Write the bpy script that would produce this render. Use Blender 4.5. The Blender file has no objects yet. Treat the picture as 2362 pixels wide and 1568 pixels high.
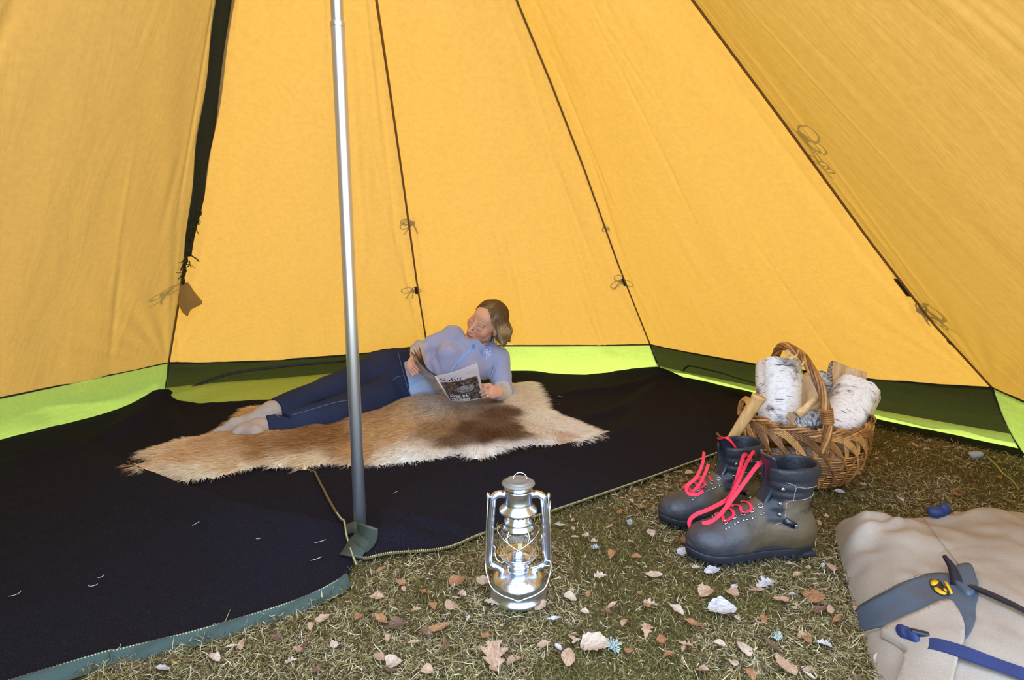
import bpy, bmesh, math, random
import numpy as np
from mathutils import Vector, Matrix, noise as mnoise
from mathutils.bvhtree import BVHTree
SC = bpy.context.scene
COL = SC.collection
R = math.radians
# ---------------------------------------------------------------- camera
F_PX, PITCH, CAM_H = 1372.0, R(9.5), 0.82          # 2362 x 1568 frame
cam_d = bpy.data.cameras.new('camera')
cam_d.sensor_width = 36.0
cam_d.lens = F_PX / 2362.0 * 36.0
cam_d.clip_start = 0.02
camera = bpy.data.objects.new('camera', cam_d)
COL.objects.link(camera)
camera.location = (0, 0, CAM_H)
camera.rotation_euler = (R(90) - PITCH, 0, 0)
SC.camera = camera
# ---------------------------------------------------------------- world, sun, exposure
world = bpy.data.worlds.new('world'); SC.world = world
world.use_nodes = True
bgn = world.node_tree.nodes['Background']
bgn.inputs[0].default_value = (0.60, 0.78, 1.0, 1)
bgn.inputs[1].default_value = 6.8
sun_d = bpy.data.lights.new('sun', 'SUN')
sun_d.energy = 40; sun_d.angle = R(1.5); sun_d.color = (1.0, 0.95, 0.86)
sun = bpy.data.objects.new('sun', sun_d); COL.objects.link(sun)
SUN_AZ, SUN_EL = R(20), R(45)                       # azimuth from +Y towards +X
sdir = Vector((math.sin(SUN_AZ)*math.cos(SUN_EL), math.cos(SUN_AZ)*math.cos(SUN_EL), math.sin(SUN_EL)))
sun.rotation_euler = sdir.to_track_quat('Z', 'Y').to_euler()
sun.location = (1, 6, 5)
vs = SC.view_settings
vs.view_transform = 'Standard'; vs.look = 'None'; vs.gamma = 1.0; vs.use_curve_mapping = False
vs.exposure = -0.12
# ---------------------------------------------------------------- helpers
_ct, _st = math.cos(PITCH), math.sin(PITCH)
def _ray(px, py):
    u = (px-1181.0)/F_PX; v = -(py-784.0)/F_PX
    return np.array([u, _ct+v*_st, -_st+v*_ct])
def at(px, py, z=0.0):
    "point of the plane Z=z seen at a pixel of the photograph"
    r = _ray(px, py); t = (z-CAM_H)/r[2]
    return np.array([0, 0, CAM_H]) + r*t
def aty(px, py, y):
    "point at depth Y=y seen at a pixel of the photograph"
    r = _ray(px, py); return np.array([0, 0, CAM_H]) + r*(y/r[1])
def norm(v):
    v = np.asarray(v, float); return v/np.linalg.norm(v)
def srgb(r, g=None, b=None):
    if g is None: r, g, b = r
    f = lambda c: (c/255/12.92 if c/255 <= .04045 else ((c/255+.055)/1.055)**2.4)
    return (f(r), f(g), f(b), 1.0)
# --- objects
def mesh_np(name, V, Fc, smooth=True, cols=None, uv=None):
    "mesh from arrays; Fc is an (n,k) array or a list of such arrays"
    V = np.asarray(V, np.float32)
    if not isinstance(Fc, (list, tuple)): Fc = [Fc]
    Fc = [np.asarray(f, np.int32) for f in Fc if len(f)]
    me = bpy.data.meshes.new(name)
    me.vertices.add(len(V)); me.vertices.foreach_set('co', V.ravel())
    loops = np.concatenate([f.ravel() for f in Fc])
    tot = np.concatenate([np.full(len(f), f.shape[1], np.int32) for f in Fc])
    start = np.concatenate([[0], np.cumsum(tot)[:-1]]).astype(np.int32)
    me.loops.add(len(loops)); me.loops.foreach_set('vertex_index', loops)
    me.polygons.add(len(tot)); me.polygons.foreach_set('loop_start', start); me.polygons.foreach_set('loop_total', tot)
    me.polygons.foreach_set('use_smooth', np.full(len(tot), bool(smooth)))
    if cols is not None:
        cols = np.asarray(cols, np.float32)
        if cols.shape[1] == 3: cols = np.concatenate([cols, np.ones((len(cols), 1), np.float32)], 1)
        a = me.attributes.new('Col', 'FLOAT_COLOR', 'POINT'); a.data.foreach_set('color', cols.ravel())
    if uv is not None:
        a = me.attributes.new('UVp', 'FLOAT_VECTOR', 'POINT')
        uv = np.asarray(uv, np.float32)
        if uv.shape[1] == 2: uv = np.concatenate([uv, np.zeros((len(uv), 1), np.float32)], 1)
        a.data.foreach_set('vector', uv.ravel())
    me.update(calc_edges=True); me.validate()
    return me
def add(name, me, mat=None, parent=None, label=None, cat=None, group=None, kind=None):
    o = bpy.data.objects.new(name, me); COL.objects.link(o)
    if mat is not None and me is not None:
        for m in (mat if isinstance(mat, (list, tuple)) else [mat]): me.materials.append(m)
    if parent is not None: o.parent = parent
    tagp(o, label, cat, group, kind)
    return o
def tagp(o, label=None, cat=None, group=None, kind=None):
    if label: o['label'] = label
    if cat: o['category'] = cat
    if group: o['group'] = group
    if kind: o['kind'] = kind
    return o
def empty(name, loc, label, cat, group=None, rz=0.0, kind=None):
    o = bpy.data.objects.new(name, None); COL.objects.link(o)
    o.location = loc; o.rotation_euler = (0, 0, rz); o.empty_display_size = .05
    o.matrix_world = Matrix.Translation(Vector(loc)) @ Matrix.Rotation(rz, 4, 'Z')
    return tagp(o, label, cat, group, kind)
def part(name, V, Fc, mat, parent, cols=None, smooth=True, uv=None, label=None, kind=None, world=True):
    "mesh given in world coordinates, made a child of an (unrotated or rotated) empty"
    V = np.asarray(V, float)
    if world and parent is not None:
        M = np.array(root_matrix(parent).inverted())
        V = V @ M[:3, :3].T + M[:3, 3]
    return add(name, mesh_np(name, V, Fc, smooth, cols, uv), mat, parent, label, kind=kind)
def root_matrix(o):
    m = Matrix.Translation(o.location) @ o.rotation_euler.to_matrix().to_4x4() @ Matrix.Diagonal((*o.scale, 1))
    return (root_matrix(o.parent) @ m) if o.parent else m
# --- geometry builders, all return (V, F)
def merge(parts):
    Vs, Fs, n = [], {}, 0
    for V, Fc in parts:
        V = np.asarray(V, float)
        for f in (Fc if isinstance(Fc, (list, tuple)) else [Fc]):
            f = np.asarray(f, np.int64)
            if len(f): Fs.setdefault(f.shape[1], []).append(f+n)
        Vs.append(V); n += len(V)
    return np.concatenate(Vs), [np.concatenate(v) for v in Fs.values()]
def smooth_path(P, n, closed=False):
    "Catmull-Rom resample"
    P = np.asarray(P, float)
    if closed: Q = np.concatenate([P[-1:], P, P[:2]])
    else: Q = np.concatenate([2*P[:1]-P[1:2], P, 2*P[-1:]-P[-2:-1]])
    m = len(Q)-3
    t = np.linspace(0, m, n, endpoint=not closed); i = np.minimum(t.astype(int), m-1); u = (t-i)[:, None]
    a, b, c, d = Q[i], Q[i+1], Q[i+2], Q[i+3]
    return .5*((2*b)+(-a+c)*u+(2*a-5*b+4*c-d)*u*u+(-a+3*b-3*c+d)*u**3)
def frames(P, closed=False, up=None):
    P = np.asarray(P, float)
    T = np.gradient(P, axis=0) if not closed else np.roll(P, -1, 0)-np.roll(P, 1, 0)
    T /= np.linalg.norm(T, axis=1)[:, None]+1e-12
    N = np.zeros_like(P)
    u = np.array(up, float) if up is not None else (np.array([0, 0, 1.]) if abs(T[0][2]) < .9 else np.array([1., 0, 0]))
    for i in range(len(P)):
        if up is not None: v = np.array(up, float) if np.ndim(up) == 1 else up[i]
        else: v = u
        v = v-T[i]*(v@T[i]); l = np.linalg.norm(v)
        v = v/l if l > 1e-9 else N[i-1]
        N[i] = v; u = v
    return T, N, np.cross(T, N)
def tube(P, r, sides=8, closed=False, caps=True, flat=1.0, up=None):
    P = np.asarray(P, float); n = len(P)
    r = np.broadcast_to(np.asarray(r, float), (n,))
    T, N, B = frames(P, closed, up)
    a = np.linspace(0, 2*np.pi, sides, endpoint=False)
    V = P[:, None]+r[:, None, None]*(np.cos(a)[None, :, None]*B[:, None]+flat*np.sin(a)[None, :, None]*N[:, None])
    V = V.reshape(-1, 3)
    I = np.arange(n if closed else n-1)[:, None]*sides; J = np.arange(sides)[None]
    J2 = (J+1) % sides; I2 = (I+sides) % (n*sides)
    Q = np.stack([I+J, I+J2, I2+J2, I2+J], -1).reshape(-1, 4)
    Fc = [Q]
    if not closed and caps:
        Fc.append(np.arange(sides)[None, ::-1]); Fc.append((n-1)*sides+np.arange(sides)[None])
        if sides == 4: Fc = [np.concatenate(Fc)]
    return V, Fc
def ribbon(P, w, th, up, sub=1):
    "flat strap: box section along a path, up = normals (n,3) or a vector"
    P = np.asarray(P, float); n = len(P)
    w = np.broadcast_to(np.asarray(w, float), (n,)); T, N, B = frames(P, False, up)
    V = np.stack([P-B*w[:, None]/2-N*th/2, P+B*w[:, None]/2-N*th/2, P+B*w[:, None]/2+N*th/2, P-B*w[:, None]/2+N*th/2], 1).reshape(-1, 3)
    I = np.arange(n-1)[:, None]*4; J = np.arange(4)[None]; J2 = (J+1) % 4
    Q = np.stack([I+J, I+J2, I+4+J2, I+4+J], -1).reshape(-1, 4)
    Q = np.concatenate([Q, [[3, 2, 1, 0]], [[4*n-4, 4*n-3, 4*n-2, 4*n-1]]])
    return V, [Q]
def lathe(prof, seg=48, center=(0, 0, 0), axis=None):
    prof = np.asarray(prof, float); a = np.linspace(0, 2*np.pi, seg, endpoint=False)
    V = np.stack([prof[:, None, 0]*np.cos(a), prof[:, None, 0]*np.sin(a), np.repeat(prof[:, 1:2], seg, 1)], -1).reshape(-1, 3)
    n = len(prof); I = np.arange(n-1)[:, None]*seg; J = np.arange(seg)[None]; J2 = (J+1) % seg
    Q = np.stack([I+J, I+J2, I+seg+J2, I+seg+J], -1).reshape(-1, 4)
    if axis is not None:
        q = np.array(Vector((0, 0, 1)).rotation_difference(Vector(axis)).to_matrix()); V = V@q.T
    return V+np.asarray(center, float), [Q]
def box(c, s, rot=None, bev=0.0):
    bm = bmesh.new(); bmesh.ops.create_cube(bm, size=1.0)
    bmesh.ops.scale(bm, vec=s, verts=bm.verts)
    if bev > 0: bmesh.ops.bevel(bm, geom=bm.edges[:], offset=bev, segments=2, affect='EDGES', profile=.5)
    bm.verts.index_update()
    V = np.array([v.co[:] for v in bm.verts]); d = {}
    for f in bm.faces: d.setdefault(len(f.verts), []).append([v.index for v in f.verts])
    bm.free()
    if rot is not None: V = V@np.array(rot).T
    return V+np.asarray(c, float), [np.array(v) for v in d.values()]
def grid_faces(nu, nv, flip=False):
    I = np.arange(nu-1)[:, None]*nv; J = np.arange(nv-1)[None]
    Q = np.stack([I+J, I+J+1, I+nv+J+1, I+nv+J], -1).reshape(-1, 4)
    return Q[:, ::-1] if flip else Q
def blob(c, r, seg=10, rings=6, rot=None):
    th = np.linspace(0, np.pi, rings+1)[1:-1]; ph = np.linspace(0, 2*np.pi, seg, endpoint=False)
    V = np.concatenate([[[0, 0, 1]], np.stack([np.sin(th)[:, None]*np.cos(ph), np.sin(th)[:, None]*np.sin(ph), np.repeat(np.cos(th)[:, None], seg, 1)], -1).reshape(-1, 3), [[0, 0, -1]]])
    V = V*np.asarray(r, float)
    if rot is not None: V = V@np.array(rot).T
    m = len(th); I = np.arange(m-1)[:, None]*seg+1; J = np.arange(seg)[None]; J2 = (J+1) % seg
    Q = np.stack([I+J, I+seg+J, I+seg+J2, I+J2], -1).reshape(-1, 4)
    j = np.arange(seg); j2 = (j+1) % seg; L = len(V)-1
    T = np.concatenate([np.stack([np.zeros_like(j), 1+j, 1+j2], -1), np.stack([np.full_like(j, L), L-seg+j2, L-seg+j], -1)])
    return V+np.asarray(c, float), [Q, T]
# --- value noise (vectorised, cheap)
_rs = np.random.RandomState(7); _LAT = _rs.rand(64, 64, 64).astype(np.float32)*2-1
def vnoise(P, scale=1.0):
    P = np.asarray(P, np.float32)*scale; i = np.floor(P).astype(np.int64); f = P-i; f = f*f*(3-2*f); i &= 63; j = (i+1) & 63
    x, y, z = f[..., 0], f[..., 1], f[..., 2]
    L = _LAT
    c00 = L[i[..., 0], i[..., 1], i[..., 2]]*(1-x)+L[j[..., 0], i[..., 1], i[..., 2]]*x
    c10 = L[i[..., 0], j[..., 1], i[..., 2]]*(1-x)+L[j[..., 0], j[..., 1], i[..., 2]]*x
    c01 = L[i[..., 0], i[..., 1], j[..., 2]]*(1-x)+L[j[..., 0], i[..., 1], j[..., 2]]*x
    c11 = L[i[..., 0], j[..., 1], j[..., 2]]*(1-x)+L[j[..., 0], j[..., 1], j[..., 2]]*x
    return (c00*(1-y)+c10*y)*(1-z)+(c01*(1-y)+c11*y)*z
def fbm(P, scale=1.0, oct=3):
    P = np.asarray(P, np.float32); r = 0; a = 1.0
    for k in range(oct): r = r+a*vnoise(P+17.3*k, scale*2**k); a *= .5
    return r
def sstep(a, b, x): t = np.clip((x-a)/(b-a), 0, 1); return t*t*(3-2*t)
# --- signed distance modelling: smooth unions meshed with surface nets
def s_cone(P, a, b, ra, rb):
    a = np.asarray(a, np.float32); b = np.asarray(b, np.float32); d = b-a
    h = np.clip(((P-a)@d)/(d@d), 0, 1)
    return np.sqrt(((P-a-h[:, None]*d)**2).sum(1))-(ra+(rb-ra)*h)
def s_ell(P, c, r, M=None):
    Q = P-np.asarray(c, np.float32)
    if M is not None: Q = Q@np.asarray(M, np.float32)          # columns of M = local axes
    r = np.asarray(r, np.float32); k = np.sqrt(((Q/r)**2).sum(1)); k2 = np.sqrt(((Q/(r*r))**2).sum(1))+1e-9
    return k*(k-1)/k2
def s_box(P, c, h, M=None, rad=0.0):
    Q = P-np.asarray(c, np.float32)
    if M is not None: Q = Q@np.asarray(M, np.float32)
    q = np.abs(Q)-(np.asarray(h, np.float32)-rad)
    return np.sqrt((np.maximum(q, 0)**2).sum(1))+np.minimum(q.max(1), 0)-rad
def smin(a, b, k):
    h = np.clip(.5+.5*(b-a)/k, 0, 1); return b+(a-b)*h-k*h*(1-h)
def smax(a, b, k): return -smin(-a, -b, k)
def chain(P, pts, rad, k=None, d=None):
    for i in range(len(pts)-1):
        e = s_cone(P, pts[i], pts[i+1], rad[i], rad[i+1])
        d = e if d is None else (smin(d, e, k) if k else np.minimum(d, e))
    return d
def surf(f, lo, hi, h, project=1):
    "surface nets mesh of f<0 in a box, cell size h"
    lo = np.asarray(lo, float); hi = np.asarray(hi, float)
    n = np.ceil((hi-lo)/h).astype(int)+1
    ax = [lo[i]+h*np.arange(n[i]) for i in range(3)]
    val = np.empty(n, np.float32)
    YZ = np.stack(np.meshgrid(ax[1], ax[2], indexing='ij'), -1).reshape(-1, 2)
    step = max(1, int(400000//len(YZ)))
    for i in range(0, n[0], step):
        xs = ax[0][i:i+step]
        G = np.empty((len(xs), len(YZ), 3), np.float32); G[..., 0] = xs[:, None]; G[..., 1:] = YZ[None]
        val[i:i+step] = f(G.reshape(-1, 3)).reshape(len(xs), n[1], n[2])
    ins = val < 0
    cnt = np.zeros(n-1, np.int8)
    off = [(a, b, c) for a in (0, 1) for b in (0, 1) for c in (0, 1)]
    for a, b, c in off: cnt += ins[a:n[0]-1+a, b:n[1]-1+b, c:n[2]-1+c]
    act = (cnt > 0) & (cnt < 8)
    I = np.argwhere(act); idx = np.full(n-1, -1, np.int64); idx[act] = np.arange(len(I))
    S = np.zeros((len(I), 3)); C = np.zeros(len(I))
    for ax_ in range(3):
        o1, o2 = [k for k in range(3) if k != ax_]
        for p in (0, 1):
            for q in (0, 1):
                A = I.copy(); A[:, o1] += p; A[:, o2] += q; Bq = A.copy(); Bq[:, ax_] += 1
                va = val[A[:, 0], A[:, 1], A[:, 2]]; vb = val[Bq[:, 0], Bq[:, 1], Bq[:, 2]]
                m = (va < 0) != (vb < 0); t = np.where(m, va/np.where(va-vb == 0, 1, va-vb), 0)
                pt = A.astype(float); pt[:, ax_] += t
                S[m] += pt[m]; C[m] += 1
    V = lo+h*(S/C[:, None])
    Q = []
    for ax_ in range(3):
        o1, o2 = [(1, 2), (2, 0), (0, 1)][ax_]
        sl = [slice(None)]*3; sl2 = [slice(None)]*3; sl[ax_] = slice(0, n[ax_]-1); sl2[ax_] = slice(1, n[ax_])
        sa = ins[tuple(sl)]; sb = ins[tuple(sl2)]
        E = np.argwhere(sa != sb)
        E = E[(E[:, o1] > 0) & (E[:, o2] > 0) & (E[:, o1] < n[o1]-1) & (E[:, o2] < n[o2]-1)]
        fl = sa[E[:, 0], E[:, 1], E[:, 2]]
        c = []
        for p, q in ((1, 1), (0, 1), (0, 0), (1, 0)):
            A = E.copy(); A[:, o1] -= p; A[:, o2] -= q; c.append(idx[A[:, 0], A[:, 1], A[:, 2]])
        c = np.stack(c, -1); c[~fl] = c[~fl][:, ::-1]; Q.append(c)
    Q = np.concatenate(Q)
    if project:
        for _ in range(project):
            e = h*.35; d0 = f(V.astype(np.float32)); g = np.stack([f((V+np.eye(3)[k]*e).astype(np.float32)) for k in range(3)], -1)-d0[:, None]
            g /= np.linalg.norm(g, axis=1)[:, None]+1e-9
            V = V-np.clip(d0, -h, h)[:, None]*g*.8
    return V, [Q]
def bvh_of(V, Fc):
    return BVHTree.FromPolygons([Vector(v) for v in np.asarray(V).tolist()], [tuple(q) for f in Fc for q in f.tolist()])
# --- materials
def mat(name, col=(0.5, 0.5, 0.5, 1), rough=.6, metal=0.0, spec=.5, vc=False, **kw):
    m = bpy.data.materials.new(name); m.use_nodes = True
    nt = m.node_tree; b = nt.nodes['Principled BSDF']
    b.inputs['Base Color'].default_value = col; b.inputs['Roughness'].default_value = rough
    b.inputs['Metallic'].default_value = metal; b.inputs['Specular IOR Level'].default_value = spec
    for k, v in kw.items(): b.inputs[k.replace('_', ' ')].default_value = v
    if vc:
        a = nt.nodes.new('ShaderNodeAttribute'); a.attribute_name = 'Col'
        nt.links.new(a.outputs['Color'], b.inputs['Base Color'])
    return m
class N:
    "tiny node helper"
    def __init__(s, m): s.m = m; s.t = m.node_tree; s.b = s.t.nodes.get('Principled BSDF')
    def new(s, typ, **kw):
        n = s.t.nodes.new('ShaderNode'+typ)
        for k, v in kw.items():
            if k in n.inputs: n.inputs[k].default_value = v
            else: setattr(n, k, v)
        return n
    def link(s, a, b): s.t.links.new(a, b)
    def coords(s, kind='Object', scale=(1, 1, 1)):
        tc = s.new('TexCoord'); mp = s.new('Mapping'); mp.inputs['Scale'].default_value = scale
        s.link(tc.outputs[kind], mp.inputs['Vector']); return mp.outputs[0]
    def attr(s, name):
        a = s.new('Attribute'); a.attribute_name = name; return a
    def noise(s, vec, scale, detail=3, rough=.5, dist=0.0):
        n = s.new('TexNoise'); n.inputs['Scale'].default_value = scale; n.inputs['Detail'].default_value = detail
        n.inputs['Roughness'].default_value = rough; n.inputs['Distortion'].default_value = dist
        if vec is not None: s.link(vec, n.inputs['Vector'])
        return n.outputs['Fac']
    def ramp(s, fac, stops):
        r = s.new('ValToRGB'); e = r.color_ramp.elements
        while len(e) < len(stops): e.new(.5)
        for el, (p, c) in zip(e, stops): el.position = p; el.color = c
        s.link(fac, r.inputs[0]); return r.outputs['Color']
    def mix(s, fac, a, b, blend='MIX'):
        n = s.new('Mix'); n.data_type = 'RGBA'; n.blend_type = blend
        for k, v in ((0, fac), (6, a), (7, b)):
            if hasattr(v, 'is_linked') or hasattr(v, 'links'): s.link(v, n.inputs[k])
            else: n.inputs[k].default_value = v
        return n.outputs[2]
    def math(s, op, a, b=0.0):
        n = s.new('Math'); n.operation = op
        for k, v in ((0, a), (1, b)):
            if hasattr(v, 'links'): s.link(v, n.inputs[k])
            else: n.inputs[k].default_value = v
        return n.outputs[0]
    def bump(s, h, strength=.3, dist=.01, to=None):
        n = s.new('Bump'); n.inputs['Strength'].default_value = strength; n.inputs['Distance'].default_value = dist
        s.link(h, n.inputs['Height'])
        s.link(n.outputs[0], (to or s.b).inputs['Normal']); return n
def bumpy(m, scale=200, strength=.3, dist=.002, detail=2, stretch=(1, 1, 1)):
    n = N(m); n.bump(n.noise(n.coords('Object', stretch), scale, detail), strength, dist); return m
# ================================================================ ground
POLE = at(832, 1235)
def mat_ground():
    m = mat('ground_soil', rough=.95, spec=.1); n = N(m); v = n.coords('Object')
    big = n.noise(v, 5.0, 4, .6); fine = n.noise(v, 60, 4, .7)
    a = n.ramp(big, [(.3, srgb(58, 50, 26)), (.5, srgb(82, 72, 40)), (.7, srgb(98, 88, 58))])
    b = n.ramp(fine, [(.3, srgb(38, 32, 18)), (.7, srgb(140, 122, 84))])
    n.link(n.mix(.5, a, b), n.b.inputs['Base Color']); n.bump(fine, .8, .01); return m
def ground():
    k = np.linspace(-1, 1, 121); u = np.sign(k)*(np.abs(k)**3*26+np.abs(k)*2.0)
    X, Y = np.meshgrid(u, u+1.2, indexing='ij'); P = np.stack([X, Y, X*0], -1).reshape(-1, 3)
    P[:, 2] = .006*vnoise(P, 6)-.006
    o = add('ground', mesh_np('ground', P, grid_faces(121, 121, True)), mat_ground(), kind='structure', label='dry mossy grass ground under and around the tent')
ground()
# ================================================================ tent
AP = np.array([POLE[0], POLE[1], 2.45])
def dirv(deg): return np.array([math.sin(R(deg)), math.cos(R(deg))])
SEAMS = {   # angle, ground radius, profile (r, z) from the hem upwards
    0: (-43.0, 1.99, [(1.965, .201), (1.655, .549), (1.335, .953), (1.075, 1.263), (.79, 1.611)]),
    1: (-2.5, 2.00, [(1.97, .200), (1.519, .620), (1.112, 1.071), (.819, 1.378), (.568, 1.625)]),
    2: (32.3, 2.43, [(2.373, .196), (1.834, .697), (1.389, 1.151), (1.081, 1.441), (.832, 1.655)]),
    3: (72.0, 2.52, [(2.481, .237), (2.108, .519), (1.773, .812), (1.344, 1.206), (1.0, 1.515)]),
    4: (121.0, 2.45, [(2.40, .22), (1.95, .60), (1.5, 1.0), (1.1, 1.36), (.75, 1.7)]),
    5: (157.0, 2.40, [(2.35, .22), (1.90, .60), (1.45, 1.0), (1.05, 1.36), (.7, 1.7)]),
    6: (196.0, 2.30, [(2.25, .22), (1.85, .60), (1.4, 1.0), (1.05, 1.36), (.7, 1.7)]),
    7: (236.0, 2.10, [(2.05, .22), (1.75, .60), (1.35, 1.0), (1.02, 1.36), (.7, 1.7)]),
    8: (274.0, 1.90, [(1.86, .20), (1.62, .55), (1.3, .95), (1.05, 1.26), (.75, 1.65)]),
}
def seam_pt(i, t):
    "t in 0..1 from hem to apex -> (n,3)"
    a, rg, pr = SEAMS[i]; pr = np.array(pr+[(.03, 2.45)]); d = dirv(a)
    L = np.concatenate([[0], np.cumsum(np.hypot(*np.diff(pr, axis=0).T))]); L /= L[-1]
    r = np.interp(t, L, pr[:, 0]); z = np.interp(t, L, pr[:, 1])
    return np.stack([POLE[0]+d[0]*r, POLE[1]+d[1]*r, z], -1)
def gcorner(i, z=0.0):
    a, rg, pr = SEAMS[i]; a, rg = {0: (-44.3, 1.987), 2: (34.1, 2.43), 3: (75.3, 2.495)}.get(i, (a, rg)); d = dirv(a); return np.array([POLE[0]+d[0]*rg, POLE[1]+d[1]*rg, z])
def cloth(name, cd, ct, ft, wr=.25, gloss=.03):
    m = bpy.data.materials.new(name); m.use_nodes = True; n = N(m); nt = m.node_tree
    nt.nodes.remove(n.b); out = nt.nodes['Material Output']
    uv = n.attr('UVp').outputs['Vector']
    mp = n.new('Mapping'); mp.inputs['Scale'].default_value = (9, 1.6, 1); n.link(uv, mp.inputs['Vector'])
    fold = n.noise(mp.outputs[0], 1.3, 5, .55, .6); weave = n.noise(n.coords('Object'), 55, 4, .65); blot = n.noise(n.coords('Object'), 1.7, 3, .5)
    vcol = n.attr('Col').outputs['Color']
    def tint(c):
        a = n.mix(weave, tuple(x*.82 for x in c[:3])+(1,), tuple(min(1, x*1.16) for x in c[:3])+(1,))
        return n.mix(1.0, a, vcol, 'MULTIPLY')
    df = n.new('BsdfDiffuse'); tl = n.new('BsdfTranslucent'); mx = n.new('MixShader'); mx.inputs[0].default_value = ft
    n.link(tint(cd), df.inputs[0]); n.link(tint(ct), tl.inputs[0])
    bp = n.new('Bump'); bp.inputs['Strength'].default_value = wr; bp.inputs['Distance'].default_value = .02
    h = n.math('ADD', fold, n.math('MULTIPLY', weave, .08)); n.link(h, bp.inputs['Height'])
    n.link(bp.outputs[0], df.inputs['Normal']); n.link(bp.outputs[0], tl.inputs['Normal'])
    gl = n.new('BsdfGlossy'); gl.inputs['Roughness'].default_value = .5; gl.inputs[0].default_value = (1, 1, 1, 1)
    n.link(bp.outputs[0], gl.inputs['Normal'])
    m2 = n.new('MixShader'); m2.inputs[0].default_value = gloss
    n.link(df.outputs[0], mx.inputs[1]); n.link(tl.outputs[0], mx.inputs[2])
    n.link(mx.outputs[0], m2.inputs[1]); n.link(gl.outputs[0], m2.inputs[2]); n.link(m2.outputs[0], out.inputs[0])
    return m
M_CANVAS = cloth('ochre_canvas', (.38, .265, .14, 1), (.66, .345, .038, 1), .086, wr=.3, gloss=.03)
M_LIME = cloth('lime_nylon', (.38, .48, .09, 1), (.46, .60, .10, 1), .13, wr=.35, gloss=.015)
M_OLIVE = cloth('olive_mesh', (.016, .018, .006, 1), (.05, .055, .010, 1), .08, wr=.5, gloss=.002)
M_CORD = mat('brown_seam_tape', srgb(128, 88, 40), .8)
M_BLACK = mat('black_webbing', srgb(24, 24, 26), .7)
M_DGREEN = bumpy(mat('dark_green_flap', srgb(44, 46, 26), .8), 90, .6, .004)
tent = empty('tent', (POLE[0], POLE[1], 0), 'yellow ochre canvas tent with green skirt and dark seams', 'tent')
def panel(i, j, t0=0.0, sag=0.0, nu=220, nv=100, inward=.03):
    s = np.linspace(0, 1, nu); t = np.linspace(t0, 1, nv)
    A = seam_pt(i, t); B = seam_pt(j, t)
    S, T = np.meshgrid(s, t, indexing='ij')
    P = A[None]*(1-S[..., None])+B[None]*S[..., None]
    w = 4*S*(1-S)
    n = np.cross(B[0]-A[0], A[-1]-A[0]); n /= np.linalg.norm(n)
    c = np.array([POLE[0], POLE[1], 1.0])
    if (c-A[0])@n < 0: n = -n                                  # towards the inside
    width = np.linalg.norm(B[0]-A[0])
    P = P+n*(inward*w*np.sin(np.pi*np.clip(T*1.05, 0, 1)))[..., None]
    P[..., 2] -= sag*w*np.exp(-T*14)
    U = (S-.5)*width*(1-T); Vv = T*2.6
    # tension folds that run out of the two lower corners and along the seams
    for side, x in ((0, S), (1, 1-S)):
        dx = x*width*(1-T); ang = np.arctan2(dx, Vv+.02); rr = np.hypot(dx, Vv)
        P += n*(.0022*np.sin(ang*23+3*side+i)*np.exp(-((rr-.25)/.3)**2)*sstep(.03, .15, rr))[..., None]
        P += n*(.0022*np.sin(ang*47+i)*np.exp(-(ang/.16)**2)*sstep(.1, .5, rr))[..., None]
    cr = np.random.RandomState(40+i)                           # long soft creases left from folding and tension
    for k in range(15):
        near = cr.rand() < .6; s0 = (cr.choice([.06, .94])+cr.normal(0, .05)) if near else cr.uniform(.1, .9); v0 = cr.uniform(.15, 1.9); ln = cr.uniform(.15, .55); sl = cr.normal(0, .05)
        x = (S-s0-sl*(Vv-v0))*width*np.maximum(1-T, .05); wd_ = cr.uniform(.006, .016)
        P += n*(cr.choice([-1, 1])*cr.uniform(.0015, .0042)*np.exp(-(x/wd_)**2)*np.exp(-((Vv-v0)/ln)**4))[..., None]
    Q = P.reshape(-1, 3); Q = Q+n*(.006*fbm(np.stack([U*5+9*i, Vv*1.3, 0*U], -1).reshape(-1, 3), 1.2, 3)*(w*(1-T)).ravel())[:, None]
    col = np.ones((len(Q), 3))
    uv = np.stack([U, Vv], -1).reshape(-1, 2)+np.array([3.7*i, 0])
    return part('canvas_panel', Q, grid_faces(nu, nv), M_CANVAS, tent, cols=col, uv=uv)
SAG = {0: .028, 1: .006, 2: .035, 3: .02, 4: .02, 6: .02, 7: .02, 8: .0}
for i in range(9):
    if i in (4, 5): continue                                     # the doorway behind the camera stands open
    else: panel(i, (i+1) % 9, sag=SAG[i])
def hem(i, s):
    j = (i+1) % 9
    P = seam_pt(i, np.zeros(1))*(1-s)[:, None]+seam_pt(j, np.zeros(1))*s[:, None]
    P[:, 2] -= SAG[i]*4*s*(1-s); return P
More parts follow.
